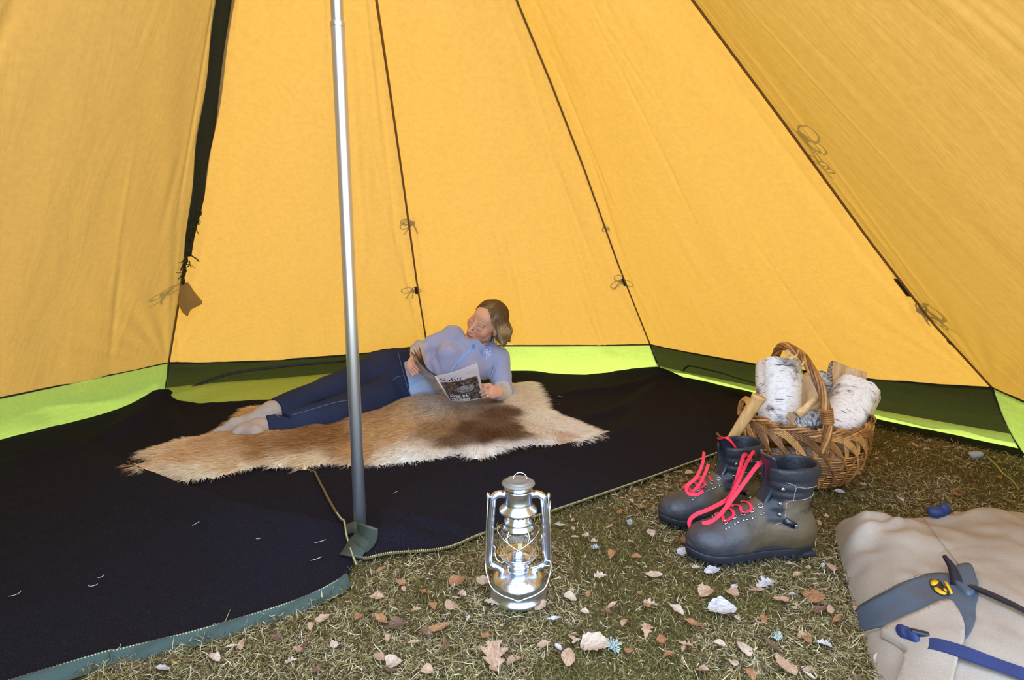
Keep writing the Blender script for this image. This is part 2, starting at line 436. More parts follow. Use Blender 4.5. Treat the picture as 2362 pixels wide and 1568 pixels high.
def hang(i, z1, z0, mt, name, label=None, bulge=.02, off=0.0, nu=70, nv=10):
    "skirt strip of panel i between heights given as fractions (1 = hem, 0 = ground)"
    j = (i+1) % 9; s = np.linspace(0, 1, nu); H = hem(i, s); G = gcorner(i)*(1-s)[:, None]+gcorner(j)*s[:, None]
    v = np.linspace(z1, z0, nv)
    P = G[:, None]*(1-v)[None, :, None]+H[:, None]*v[None, :, None]
    inn = np.array([POLE[0], POLE[1], 0])-(G[nu//2]); inn /= np.linalg.norm(inn)
    L = np.linalg.norm(G[-1]-G[0])
    wv = np.sin(np.linspace(0, 1, nv)*np.pi)
    Q = P.reshape(-1, 3)
    d = bulge*wv[None]*(1+.0*s[:, None])+off
    nz = fbm(np.stack([np.repeat(s[:, None]*L*5, nv, 1)+5*i, np.repeat(v[None]*2.5, nu, 0)+s[:, None]*3, np.zeros((nu, nv))], -1).reshape(-1, 3), 1, 3)
    edge = np.minimum(1, np.repeat(np.minimum(s, 1-s)[:, None]*12, nv, 1)).ravel()
    Q = Q+inn*(d.ravel()+(.007*nz*np.repeat(wv[None], nu, 0).ravel()*edge))[:, None]
    uv = np.stack([np.repeat(s[:, None]*L, nv, 1).ravel(), np.repeat(v[None]*.2, nu, 0).ravel()], -1)
    return part(name, Q, grid_faces(nu, nv), mt, tent, cols=np.ones((len(Q), 3)), uv=uv[:, ::-1], label=label)
def apron(i, mt=None, width=.36, name='skirt', label='lime green skirt folded in over the floor', nu=70, nv=12):
    "lime skirt that turns inwards over the floor"
    j = (i+1) % 9; s = np.linspace(0, 1, nu); G = gcorner(i)*(1-s)[:, None]+gcorner(j)*s[:, None]
    inn = np.array([POLE[0], POLE[1], 0])-G[nu//2]; inn /= np.linalg.norm(inn); v = np.linspace(0, 1, nv)
    wd = width*np.clip(np.sin(np.pi*np.clip(s*.9+.06, 0, 1)), 0, 1)**.6
    prof = np.interp(v, [0, .1, .5, 1], np.array([.05, .055, .035, .004])*width/.26)
    P = G[:, None]+inn*(wd[:, None]*v[None])[..., None]; P[..., 2] = prof[None]
    Q = P.reshape(-1, 3); nz = fbm(np.stack([np.repeat(s[:, None]*9, nv, 1)+np.repeat(v[None]*3, nu, 0), np.repeat(v[None]*1.2, nu, 0), np.zeros((nu, nv))], -1).reshape(-1, 3), 1, 3)
    Q[:, 2] = np.maximum(.002, Q[:, 2]+.012*nz*np.repeat(np.sin(np.pi*np.clip(v, .1, .95))[None], nu, 0).ravel())
    uv = np.stack([np.repeat(v[None]*.2, nu, 0).ravel(), np.repeat(s[:, None], nv, 1).ravel()], -1)
    part(name, Q, grid_faces(nu, nv), mt or M_LIME, tent, cols=np.ones((len(Q), 3)), uv=uv, label=label)
for i in range(9):
    if i in (4, 5): continue
    if i in (0, 2, 4, 7):
        if i == 0:
            hang(i, 1, -.1, M_OLIVE, 'vent_mesh', 'dark olive mesh vent strip', .015)
            apron(i)
        else:
            hang(i, 1, .26, M_OLIVE, 'vent_mesh', 'dark olive mesh vent strip', .012)
            hang(i, .30, .06, M_LIME, 'skirt', 'lime green skirt strip below the mesh vent', .010, .004)
            apron(i, M_OLIVE, .10, 'mud_flap', 'dark strip folded in along the ground')
            hang(i, .10, -.12, M_OLIVE, 'mud_flap', 'dark strip along the ground', .02, .012)
    else:
        hang(i, 1, -.12, M_LIME, 'skirt', 'lime green nylon skirt', .02)
    s = np.linspace(0, 1, 60)
    V, Fc = tube(hem(i, s), .0042, 6); part('hem_piping', V, Fc, M_BLACK, tent)
for i in range(9):
    if i == 5: continue
    tt = np.linspace(0, 1, 60); P = seam_pt(i, tt); d = dirv(SEAMS[i][0]); inn = np.array([-d[0], -d[1], 0])
    V, Fc = tube(P+inn*.003, .0048, 6); part('seam_tape', V, Fc, M_CORD, tent)
    g = gcorner(i); V, Fc = tube(np.array([P[0]+inn*.006, (P[0]+g)/2+inn*.02, g+inn*.01]), .005, 6); part('corner_tape', V, Fc, M_BLACK, tent)
# dark green flap edge hanging along the left back seam, frayed at its lower end
d0 = dirv(SEAMS[0][0]); inn0 = np.array([-d0[0], -d0[1], 0]); tan0 = np.array([d0[1], -d0[0], 0])
tt = np.linspace(.245, .97, 60); P = seam_pt(0, tt)+inn0*.02
wd = np.interp(tt, [.245, .33, .45, .97], [.026, .042, .056, .062]); P = P+tan0*(.006+wd*.05)[:, None]
P += tan0[None]*(.004*np.sin(tt*40))[:, None]
V, Fc = ribbon(P, wd, .012, inn0+np.array([0, 0, .4])); part('door_flap', V, Fc, M_DGREEN, tent, label='dark green flap running up the left back seam')
rs = np.random.RandomState(3); fr = []
for k in range(34):
    t_ = rs.uniform(.205, .34); p = seam_pt(0, np.array([t_]))[0]+inn0*.025+tan0*rs.uniform(-.012, .02)
    q = p+tan0*rs.uniform(-.03, .03)+np.array([0, 0, rs.uniform(-.05, .0)])
    fr.append(tube(np.array([p, (p+q)/2+rs.uniform(-.008, .008, 3), q]), rs.uniform(.0008, .0032), 5))
tt = np.linspace(.19, .26, 12); fr.append(tube(seam_pt(0, tt)+inn0*.02+tan0[None]*(.004*np.sin(tt*300))[:, None], .007, 6))
V, Fc = merge(fr); part('frayed_end', V, Fc, M_DGREEN, tent, kind='stuff')
def tab():
    ctr = seam_pt(0, np.array([.165]))[0]
    out = np.array([aty(x, y, ctr[1]-.04) for x, y in ((420, 652), (434, 651), (448, 672), (466, 694), (466, 701), (440, 714), (433, 729), (422, 720), (413, 700), (415, 670))])
    c = out.mean(0); n = len(out); fw = np.array([0, -.006, .0])
    V = np.concatenate([out, out+fw, [c-fw*1.2], [c+fw*2.2]]); k = np.arange(n); k2 = (k+1) % n
    part('canvas_tab', V, [np.stack([k, k2, k2+n, k+n], -1), np.concatenate([np.stack([k2, k, k*0+2*n], -1), np.stack([k+n, k2+n, k*0+2*n+1], -1)])],
         bumpy(mat('brown_canvas', srgb(150, 112, 52), .9), 300, .3), tent, smooth=False, label='small brown canvas tab on the left back seam')
tab()
# toggles on the inside, knotted ties on the outside of the seams
def toggle(i, t, side, ln=.05, w=.012):
    d = dirv(SEAMS[i][0]); inn = np.array([-d[0], -d[1], .5]); tn = np.array([d[1], -d[0], 0])
    P = seam_pt(i, np.array([t, t+ln/2.6]))+inn*.012+tn*side*.010
    V, Fc = ribbon(P, w, .006, inn); part('toggle', V, Fc, M_BLACK, tent)
def knot(i, t, side, size=.05, seed=0):
    d = dirv(SEAMS[i][0]); outw = np.array([d[0], d[1], .6]); tn = np.array([d[1], -d[0], 0]); r_ = np.random.RandomState(seed)
    c = seam_pt(i, np.array([t]))[0]+outw*.022+tn*side*size*.4
    ps = []
    up = norm(seam_pt(i, np.array([t+.05]))[0]-seam_pt(i, np.array([t]))[0])
    for k in range(3):
        a = r_.uniform(0, 6.28); L = size*r_.uniform(.7, 1.3); ax = tn*math.cos(a)+up*math.sin(a); bx_ = tn*math.sin(a)-up*math.cos(a)
        u = np.linspace(0, 2*np.pi, 18)
        loop = c+np.outer(L*(1-np.cos(u))/2, ax)+np.outer(L*.35*np.sin(u), bx_)+outw*.004*k
        ps.append(tube(loop, .003, 5))
    for k in range(2):
        a = r_.uniform(-2.6, -.5); e = c+(tn*math.cos(a)+up*math.sin(a))*size*1.3
        ps.append(tube(smooth_path([c, (c+e)/2+r_.uniform(-.01, .01, 3), e], 8), .003, 5))
    ps.append(blob(c, (size*.26, size*.2, size*.3)))
    V, Fc = merge(ps); part('tie_knot', V, Fc, M_CORD, tent)
toggle(1, .165, -1); toggle(2, .17, -1); toggle(3, .185, -1, .075, .016); toggle(3, .092, -.2, .02)
knot(1, .18, -1, .05, 1); knot(1, .335, 1, .055, 2); knot(2, .19, -1, .055, 3); knot(2, .31, -1, .025, 4)
knot(3, .165, 1, .07, 5); knot(3, .165, -1, .07, 8); knot(3, .44, 1, .085, 6); knot(3, .40, 1, .04, 7); knot(0, .19, -1, .05, 9)
# zip tape curve on the olive vents
def vent_zip(i, pts, w=.012):
    P = smooth_path(np.array(pts), 30); V, Fc = ribbon(P, w, .004, np.array([0, -1, .2])); part('vent_zip', V, Fc, M_BLACK, tent)
vent_zip(0, [aty(x, y, Y-.05) for x, y, Y in ((440, 895, 3.05), (480, 878, 3.10), (540, 860, 3.16), (640, 846, 3.24), (800, 832, 3.38))], .014)
vent_zip(2, [aty(x, y, Y-.04) for x, y, Y in ((1575, 855, 3.45), (1590, 843, 3.42), (1640, 834, 3.35), (1720, 840, 3.22), (1800, 855, 3.1))], .01)
# ================================================================ pole
def make_pole():
    ln = norm(AP-POLE)
    root = empty('tent_pole', tuple(POLE), 'shiny aluminium centre pole of the tent', 'pole')
    ma = mat('brushed_aluminium', srgb(205, 208, 220), .33, .92); n = N(ma)
    n.bump(n.noise(n.coords('Object', (1, 1, .02)), 300, 2), .12, .001)
    zj = 1.345
    def seg(r0, z0, z1, name):
        V, Fc = lathe([(0, z0), (r0-.001, z0), (r0, z0+.002), (r0, z1-.002), (r0-.001, z1), (0, z1)], 40); V = V+POLE
        part(name, V, Fc, ma, root)
    seg(.0168, .004, zj, 'lower_tube'); seg(.0150, zj-.05, 2.43, 'upper_tube')
    V, Fc = lathe([(.0168, zj-.012), (.0178, zj-.010), (.0178, zj), (.0155, zj+.003)], 40); part('joint_collar', V+POLE, Fc, ma, root)
make_pole()
# ================================================================ black groundsheet
def lerp(a, b, t): return np.asarray(a)*(1-t)+np.asarray(b)*t
GC = {i: gcorner(i) for i in range(9)}
def _in(p, d=.03):
    v = np.array([POLE[0], POLE[1], 0])-p; return p+v/np.linalg.norm(v)*d
KEYS = [(np.array([-1.75, .45, 0]), GC[8]), (at(91, 1566), lerp(GC[8], GC[0], .42)), (at(277, 1513), lerp(GC[8], GC[0], .62)), (at(473, 1464), lerp(GC[8], GC[0], .78)),
        (at(692, 1395), lerp(GC[8], GC[0], .93)), (at(801, 1337), lerp(GC[0], GC[1], .02)), (at(819, 1300), lerp(GC[0], GC[1], .1)),
        (at(850, 1299), lerp(GC[0], GC[1], .2)), (at(914, 1286), lerp(GC[0], GC[1], .42)), (at(1029, 1274), lerp(GC[0], GC[1], .7)), (at(1118, 1239), lerp(GC[0], GC[1], .88)),
        (at(1275, 1187), lerp(GC[1], GC[2], .15)), (at(1480, 1116), lerp(GC[1], GC[2], .6)), (at(1632, 1060), lerp(GC[1], GC[2], .97)), (at(1780, 1005), lerp(GC[2], GC[3], .16)), (at(1920, 962), lerp(GC[2], GC[3], .33))]
NU, NV = 420, 150
FE = smooth_path([k[0] for k in KEYS], NU); BE_ = np.array([_in(k[1], d_) for k, d_ in zip(KEYS, (.02, .02, .02, .02, .02, .04, .17, .26, .31, .31, .2, .03, .02, .02, .06, .12))])
_u = np.linspace(0, len(KEYS)-1, NU); BE = np.stack([np.interp(_u, np.arange(len(KEYS)), BE_[:, k]) for k in range(3)], -1)
def seg_dist(P, A, B):
    d = B-A; h = np.clip(((P-A)@d)/(d@d), 0, 1); q = P-A-h[:, None]*d
    return np.hypot(q[:, 0], q[:, 1]), h, d[0]*(P[:, 1]-A[1])-d[1]*(P[:, 0]-A[0])
def ridge(P, pix, h, wl, wr, taper=True):
    "fold along a pixel polyline on the ground; wl / wr = widths left and right of its direction"
    L = np.array([at(*p)[:2] for p in pix]); out = np.zeros(len(P)); n = len(L)-1
    best = np.full(len(P), 9.0); sd = np.zeros(len(P)); tt = np.zeros(len(P))
    for i in range(n):
        d, hh, s = seg_dist(P[:, :2], L[i], L[i+1]); m = d < best
        best[m] = d[m]; sd[m] = s[m]; tt[m] = (i+hh[m])/n
    w = np.where(sd > 0, wl, wr); e = np.exp(-(best/w)**2)
    return h*e*(np.sin(np.pi*np.clip(tt, .02, .98))**.6 if taper else 1)
def sheet_z(P):
    z = .010+.004*fbm(P*np.array([1, 1, 0]), 3.0, 3)+.0015*vnoise(P*np.array([1, 1, 0]), 22)
    z = z+ridge(P, [(180, 1020), (330, 1105), (430, 1150), (540, 1188), (640, 1206), (800, 1224)], .042, .012, .16)
    z = z+ridge(P, [(880, 1180), (905, 1235), (975, 1270), (1060, 1262)], .030, .05, .04)
    z = z+ridge(P, [(900, 1195), (980, 1215), (1100, 1240)], .022, .035, .03)
    z = z+ridge(P, [(1000, 1100), (1200, 1070), (1420, 1010), (1535, 880)], .022, .035, .09)
    z = z+ridge(P, [(1530, 875), (1420, 905), (1280, 915)], .03, .03, .05)
    z = z+ridge(P, [(1530, 880), (1440, 950), (1330, 975)], .022, .03, .05)
    z = z+ridge(P, [(1540, 880), (1620, 950), (1640, 1010)], .02, .03, .05)
    z = z+ridge(P, [(840, 1085), (1000, 1075), (1150, 1060)], .012, .03, .03)
    z = z+ridge(P, [(360, 935), (310, 985), (230, 1030)], .05, .05, .08)
    z = z+ridge(P, [(380, 935), (420, 990), (430, 1040)], .03, .04, .06)
    z = z+ridge(P, [(0, 1080), (120, 1050), (260, 1040)], .02, .04, .07)
    return z
def sheet():
    root = empty('groundsheet', tuple(at(700, 1150)), 'black fleece groundsheet spread over the left and back of the tent', 'groundsheet')
    v = np.linspace(0, 1, NV)
    P = (FE[:, None]*(1-v)[None, :, None]+BE[:, None]*v[None, :, None]).reshape(-1, 3)
    z = sheet_z(P)
    V_ = np.tile(v, NU); U_ = np.repeat(np.arange(NU), NV)
    # pulled up a little where the sheet is hooked to the wall and waving between the hooks
    up = np.exp(-((1-V_)/.07)**2)
    cu = np.exp(-(np.hypot(*(P[:, :2]-GC[0][:2]).T)/.13)**2)*.055+np.exp(-(np.hypot(*(P[:, :2]-GC[2][:2]).T)/.2)**2)*.035
    wave = .014+.014*np.sin(P[:, 0]*9.5+1.0)*(P[:, 0] > -.6)
    z = z*sstep(0, .05, V_)*1.0+.012*(1-sstep(0, .05, V_))+up*wave+cu
    # the piece right of the pole rolls up at its free corner
    z = z+.03*np.exp(-(np.hypot(*(P[:, :2]-at(862, 1262)[:2]).T)/.05)**2)
    P[:, 2] = z
    m = mat('black_fleece', rough=.95, spec=.08); n = N(m); c = n.coords('Object')
    f = n.noise(c, 420, 2, .7); g = n.noise(c, 2.2, 3, .5)
    a = n.mix(g, (.0085, .0065, .0068, 1), (.0080, .0080, .018, 1)); n.link(n.mix(n.ramp(f, [(.52, (0, 0, 0, 1)), (.75, (1, 1, 1, 1))]), a, (.034, .031, .040, 1)), n.b.inputs['Base Color'])
    n.bump(f, .5, .003)
    part('sheet', P, grid_faces(NU, NV, True), m, root)
    # zips: tape and teeth along the free edge and along the slit by the pole
    tape = bumpy(mat('olive_zip_tape', srgb(96, 84, 44), .8), 400, .4)
    teeth = mat('pale_zip_teeth', srgb(176, 170, 128), .45, .3)
    teal = bumpy(mat('teal_edging', srgb(62, 76, 72), .85, spec=.2), 60, .4, .004)
    E0 = FE.copy(); E0[:, 2] = .014+.0*E0[:, 0]
    i0 = int(np.argmin(np.hypot(*(FE[:, :2]-at(801, 1337)[:2]).T))); i1 = int(np.argmin(np.hypot(*(FE[:, :2]-at(814, 1289)[:2]).T)))
    P3 = P.reshape(NU, NV, 3)
    edge = P3[:, 0]+np.array([0, -.003, .002])
    lt = smooth_path(edge[:i0+1:4], 260); rt = smooth_path(edge[i1::4], 330)
    slit = smooth_path([at(x, y)+np.array([0, 0, .03]) for x, y in ((726, 1099), (738, 1126), (757, 1163), (782, 1206), (795, 1225), (801, 1257), (811, 1289), (823, 1321))], 120)
    slit[:, 2] = sheet_z(slit)+.012
    for nm, L in (('left_edge', lt), ('right_edge', rt), ('slit', slit)):
        V, Fc = ribbon(L, .0065, .0025, (0, -.2, 1)); part('zip_tape', V, Fc, tape, root)
        S = np.concatenate([[0], np.cumsum(np.linalg.norm(np.diff(L, axis=0), axis=1))]); q = np.arange(0, S[-1], .0055)
        T = np.stack([np.interp(q, S, L[:, k]) for k in range(3)], -1)+np.array([0, -.002, .004])
        if nm == 'slit': T = T[int(len(T)*.55):]
        bv, bf = box((0, 0, 0), (.0034, .0034, .0034))
        V = (T[:, None]+bv[None]).reshape(-1, 3); Fq = (np.arange(len(T))[:, None, None]*8+np.asarray(bf[0])[None]).reshape(-1, 4)
        part('zip_teeth', V, [Fq], teeth, root, kind='stuff')
    # teal edging strip that hangs out under the left zip
    nl = len(lt); w = np.interp(np.linspace(0, 1, nl), [0, .55, .8, 1], [.030, .027, .026, .030])
    rows = []
    for k, f_ in enumerate(np.linspace(0, 1, 6)):
        p = lt.copy(); p[:, 1] -= w*f_+.002; p[:, 0] += .02*f_
        p[:, 2] = .016*(1-f_)+.004+.006*np.sin(np.linspace(0, 40, nl)+2*f_)*np.sin(np.pi*f_)
        rows.append(p)
    V = np.stack(rows, 1).reshape(-1, 3); part('edging', V, grid_faces(nl, 6), teal, root, label='teal edging strip below the zip')
    strap = bumpy(mat('dark_green_webbing', srgb(58, 66, 56), .6), 120, .5, .003)
    # dark green strap that holds the foot of the pole
    for pts, w_ in (([(848, 1212, .085), (845, 1240, .05), (826, 1258, .03), (808, 1283, .02)], .062), ([(800, 1222, .03), (818, 1216, .05), (836, 1226, .05)], .03)):
        Pp = smooth_path([at(x, y, z_) for x, y, z_ in pts], 20); V, Fc = ribbon(Pp, w_, .004, (-.2, -.75, .6)); part('pole_strap', V, Fc, strap, root)
    lint = mat('pale_lint', srgb(190, 188, 190), .9); ps = []
    for x, y, a, l, cv in ((442, 1222, .9, .02, .3), (590, 1248, .2, .012, 1), (722, 1252, .5, .03, .5), (205, 1340, .1, .028, 3), (222, 1326, 1.2, .02, 2), (250, 1500, 1.3, .028, 2), (655, 1395, .7, .03, 1), (620, 1411, .1, .016, 2), (15, 1370, 1.1, .03, 2),
                           (905, 1136, .9, .02, .2), (1040, 1285, .4, .008, .2), (1285, 910, -.5, .03, .6), (1290, 930, 1.4, .02, .6), (875, 1222, 0, .012, .3), (712, 1290, .6, .03, .6)):
        c0 = at(x, y, .02); k = np.linspace(-.5, .5, 9); th = a+cv*k; st = np.stack([np.cos(th), np.sin(th)], -1)*l/8
        Q = c0+np.concatenate([np.cumsum(st, 0), np.zeros((9, 1))], 1); Q[:, 2] = sheet_z(Q)+.006; ps.append(tube(Q, .0007, 4))
    V, Fc = merge(ps); part('lint', V, Fc, lint, root, kind='stuff')
sheet()
def sheet_front_y(x):
    return np.interp(x, FE[:, 0], FE[:, 1])
# ================================================================ grass, leaves, litter
BAG_POLY = np.array([at(x, y)[:2] for x, y in ((1925, 1210), (2362, 1195), (2900, 1250), (2900, 1900), (2045, 1640))])
def in_poly(P, poly):
    x, y = P[:, 0], P[:, 1]; r = np.zeros(len(P), bool); n = len(poly)
    for i in range(n):
        x0, y0 = poly[i]; x1, y1 = poly[(i+1) % n]
        c = ((y0 > y) != (y1 > y)) & (x < (x1-x0)*(y-y0)/(y1-y0+1e-12)+x0); r ^= c
    return r
def grass_area(n, rs, far=.35):
    out = []
    while sum(map(len, out)) < n:
        d = rs.uniform(0, 1, n*2)**1.5; y = .62+d*2.2; x = rs.uniform(-.95, .95, n*2)*y*.95+.1
        P = np.stack([x, y, 0*x], -1); fy = sheet_front_y(x)
        ok = (x > -1.1) & np.where(x < FE[-1][0], y < fy-.004, y < GC[2][1]-(x-GC[2][0])*(GC[2][1]-GC[3][1])/(GC[3][0]-GC[2][0])-.10) & (x < 2.3)
        out.append(P[ok])
    return np.concatenate(out)[:n]
def grass():
    rs = np.random.RandomState(11); n = 195000; P = grass_area(n, rs)
    n = len(P); moss = fbm(P, 4.0, 3); straw = fbm(P+5, 9.0, 2)
    yd = P[:, 1]
    L = rs.uniform(.010, .030, n)*np.where(rs.rand(n) < .06, 1.7, 1); w = rs.uniform(.0004, .0009, n)*(0.75+.35*yd)
    moss_m = moss > .12
    L[moss_m] *= .7
    az = rs.uniform(0, 2*np.pi, n)+.6*vnoise(P, 14)*3; pit = np.where(moss_m, rs.uniform(.1, .9, n), rs.uniform(.02, .45, n)); cv = rs.normal(0, 1.1, n); cp = rs.normal(-.5, .7, n)
    K = 4; pts = np.zeros((n, K, 3)); pts[:, 0] = P; pts[:, 0, 2] = rs.uniform(-.002, .010, n)
    for k in range(1, K):
        f = k/(K-1); a = az+cv*f; p = pit+cp*f
        pts[:, k] = pts[:, k-1]+np.stack([np.cos(a)*np.cos(p), np.sin(a)*np.cos(p), np.sin(p)], -1)*(L/(K-1))[:, None]
        pts[:, k, 2] = np.maximum(pts[:, k, 2], .002)
    side = np.stack([-np.sin(az), np.cos(az), rs.uniform(-.7, .7, n)], -1); side /= np.linalg.norm(side, axis=1)[:, None]
    taper = np.array([.8, 1, .8, .15])
    V = np.stack([pts-side[:, None]*(w[:, None]*taper)[..., None], pts+side[:, None]*(w[:, None]*taper)[..., None]], 2).reshape(-1, 3)
    b = np.arange(n)[:, None]*K*2; q = np.array([[0, 1, 3, 2], [2, 3, 5, 4], [4, 5, 7, 6]])
    Fq = (b[:, None]+q[None]).reshape(-1, 4)
    pal = np.array([srgb(*c)[:3] for c in ((190, 170, 124), (152, 130, 90), (204, 190, 158), (118, 102, 58), (102, 96, 44), (86, 82, 40), (78, 60, 42), (122, 116, 56))])
    w0 = np.array([.20, .22, .14, .12, .07, .05, .14, .06]); w1 = np.array([.08, .10, .05, .2, .25, .15, .05, .12])
    idx = np.where(moss_m, rs.choice(8, n, p=w1/w1.sum()), rs.choice(8, n, p=w0/w0.sum()))
    c = pal[idx]*rs.uniform(.55, .98, (n, 1)); c = np.repeat(c, K*2, 0)
    m = mat('dry_grass', rough=.8, spec=.2, vc=True)
    add('grass', mesh_np('grass', V, Fq, True, c), m, label='short dry straw grass and moss covering the ground', cat='grass', kind='stuff')
grass()
def leaf_mesh(kind, seed):
    rs = np.random.RandomState(seed); nt, nw = 15, 7; t = np.linspace(0, 1, nt); s = np.linspace(-1, 1, nw)
    if kind == 'oval': w = .30*np.sin(np.pi*np.clip(t, 0, 1)**.85)**.8
    elif kind == 'narrow': w = .15*np.sin(np.pi*t**.9)**.8
    elif kind == 'broad': w = .42*np.sin(np.pi*t**.8)**.7
    else: w = (.13+.24*t)*np.sin(np.pi*np.clip(t*.97+.015, 0, 1))**.5*(1+.42*np.sin(t*21))    # lobed oak leaf
    w = np.maximum(w, .006)*(1+.10*rs.randn(nt)*.6)
    T, S = np.meshgrid(t, s, indexing='ij'); X = T-.5; Y = w[:, None]*S
    cu = rs.uniform(.1, .5); cl = rs.uniform(-.4, .5); tw = rs.uniform(-.5, .5)
    Z = cu*np.abs(Y)**1.5*1.6+cl*(T-.5)**2*.8+tw*Y*(T-.5)+.05*vnoise(np.stack([X*4, Y*6, X*0+seed], -1), 1.0)+.012*np.cos(T*40)*np.abs(S)
    Z += .03
    V = np.stack([X, Y, Z-Z.min()], -1).reshape(-1, 3); Q = grid_faces(nt, nw)
    V2, Q2 = tube(np.array([[-.5, 0, V[3, 2]], [-.56, .01, V[3, 2]+.01], [-.66, .05, .01]]), .011, 4)
    return V, Q, V2, Q2
def leaf_mat(name, c, c2):
    m = mat(name, rough=.75, spec=.25); n = N(m); v = n.coords('Object', (3, 9, 3))
    f = n.noise(v, 1.6, 4, .6); n.link(n.ramp(f, [(.3, srgb(*c)), (.62, srgb(*c2))]), n.b.inputs['Base Color']); n.bump(f, .3, .04); return m
LEAF_M = [leaf_mat('dry_leaf_tan', (188, 158, 134), (152, 118, 94)), leaf_mat('dry_leaf_orange', (170, 124, 86), (130, 90, 60)), leaf_mat('dry_leaf_beige', (198, 178, 160), (166, 142, 124)),
          leaf_mat('dry_leaf_grey', (196, 192, 196), (158, 150, 150)), leaf_mat('dry_leaf_brown', (120, 92, 74), (90, 66, 52))]
_leafc = {}
def leaf(kind, seed, mi, loc, size, rz, tilt, label, cat='leaf', group=None, name='dry_leaf'):
    key = (kind, seed, mi)
    if key not in _leafc:
        V, Q, V2, Q2 = leaf_mesh(kind, seed); Vm, Fm = merge([(V, [Q]), (V2, Q2)]); me = mesh_np('dry_leaf', Vm, Fm); me.materials.append(LEAF_M[mi]); _leafc[key] = me
    o = add(name, _leafc[key], None, None, label, cat, group)
    o.location = (loc[0], loc[1], .014); o.scale = (size,)*3; o.rotation_euler = (tilt[0], tilt[1], rz); return o
SPECIAL = [   # pixel, kind, seed, material, size, angle, label
    (1138, 1532, 'oak', 1, 0, .078, 1.6, 'large lobed tan oak leaf at the bottom edge below the lantern'),
    (1372, 1502, 'broad', 2, 2, .062, .2, 'broad beige leaf beside the blue-green lichen tuft'),
    (1310, 1530, 'oval', 3, 0, .048, 1.4, 'oval tan leaf standing upright below the lantern right of the oak leaf'),
    (1665, 1420, 'broad', 4, 3, .062, -.2, 'broad pale grey leaf in the grass in front of the near boot'),
    (1762, 1360, 'oak', 5, 3, .052, .5, 'crumpled whitish leaf right of the near boot sole'),
    (1876, 1388, 'broad', 6, 1, .05, -.7, 'orange brown curled leaf near the canvas bag'),
    (1628, 1380, 'broad', 7, 0, .042, .6, 'tan bent leaf left of the crumpled whitish leaf'),
    (1642, 1328, 'oval', 8, 3, .042, .1, 'small white flat leaf just below the near boot sole'),
    (1508, 1338, 'oval', 9, 2, .042, -.3, 'beige oval leaf in the grass between lantern and boots'),
    (1490, 1468, 'oak', 10, 0, .04, 1.3, 'small lobed tan leaf in the grass right of the lichen tuft'),
    (1714, 1512, 'oval', 11, 2, .042, 1.9, 'upright cream leaf at the lower right'),
    (1810, 1550, 'oval', 12, 0, .055, 1.9, 'long tan leaf at the bottom edge near the bag'),
    (1600, 1452, 'narrow', 13, 1, .048, -.9, 'narrow orange leaf pointing down left of the cream leaf'),
    (1010, 1462, 'narrow', 14, 1, .06, .3, 'long curled orange leaf left below the lantern'),
    (1136, 1402, 'oak', 15, 2, .042, -.5, 'pale jagged leaf touching the lantern base'),
    (1055, 1353, 'broad', 16, 1, .042, .4, 'folded golden leaf left of the lantern'),
    (1115, 1352, 'broad', 17, 2, .036, .7, 'beige leaf close to the left of the lantern base'),
    (918, 1455, 'broad', 18, 4, .04, .1, 'dull brown leaf in the grass below the sheet corner'),
    (1278, 1440, 'narrow', 19, 3, .032, 0, 'white curled leaf right below the lantern'),
    (880, 1325, 'narrow', 20, 1, .032, .7, 'orange leaf beside the corner of the groundsheet edging'),
    (1916, 1320, 'oval', 21, 0, .035, 1.4, 'upright leaf leaning beside the left edge of the bag'),
    (1935, 1145, 'broad', 22, 3, .035, -.9, 'pale leaf at the foot of the wicker basket')]
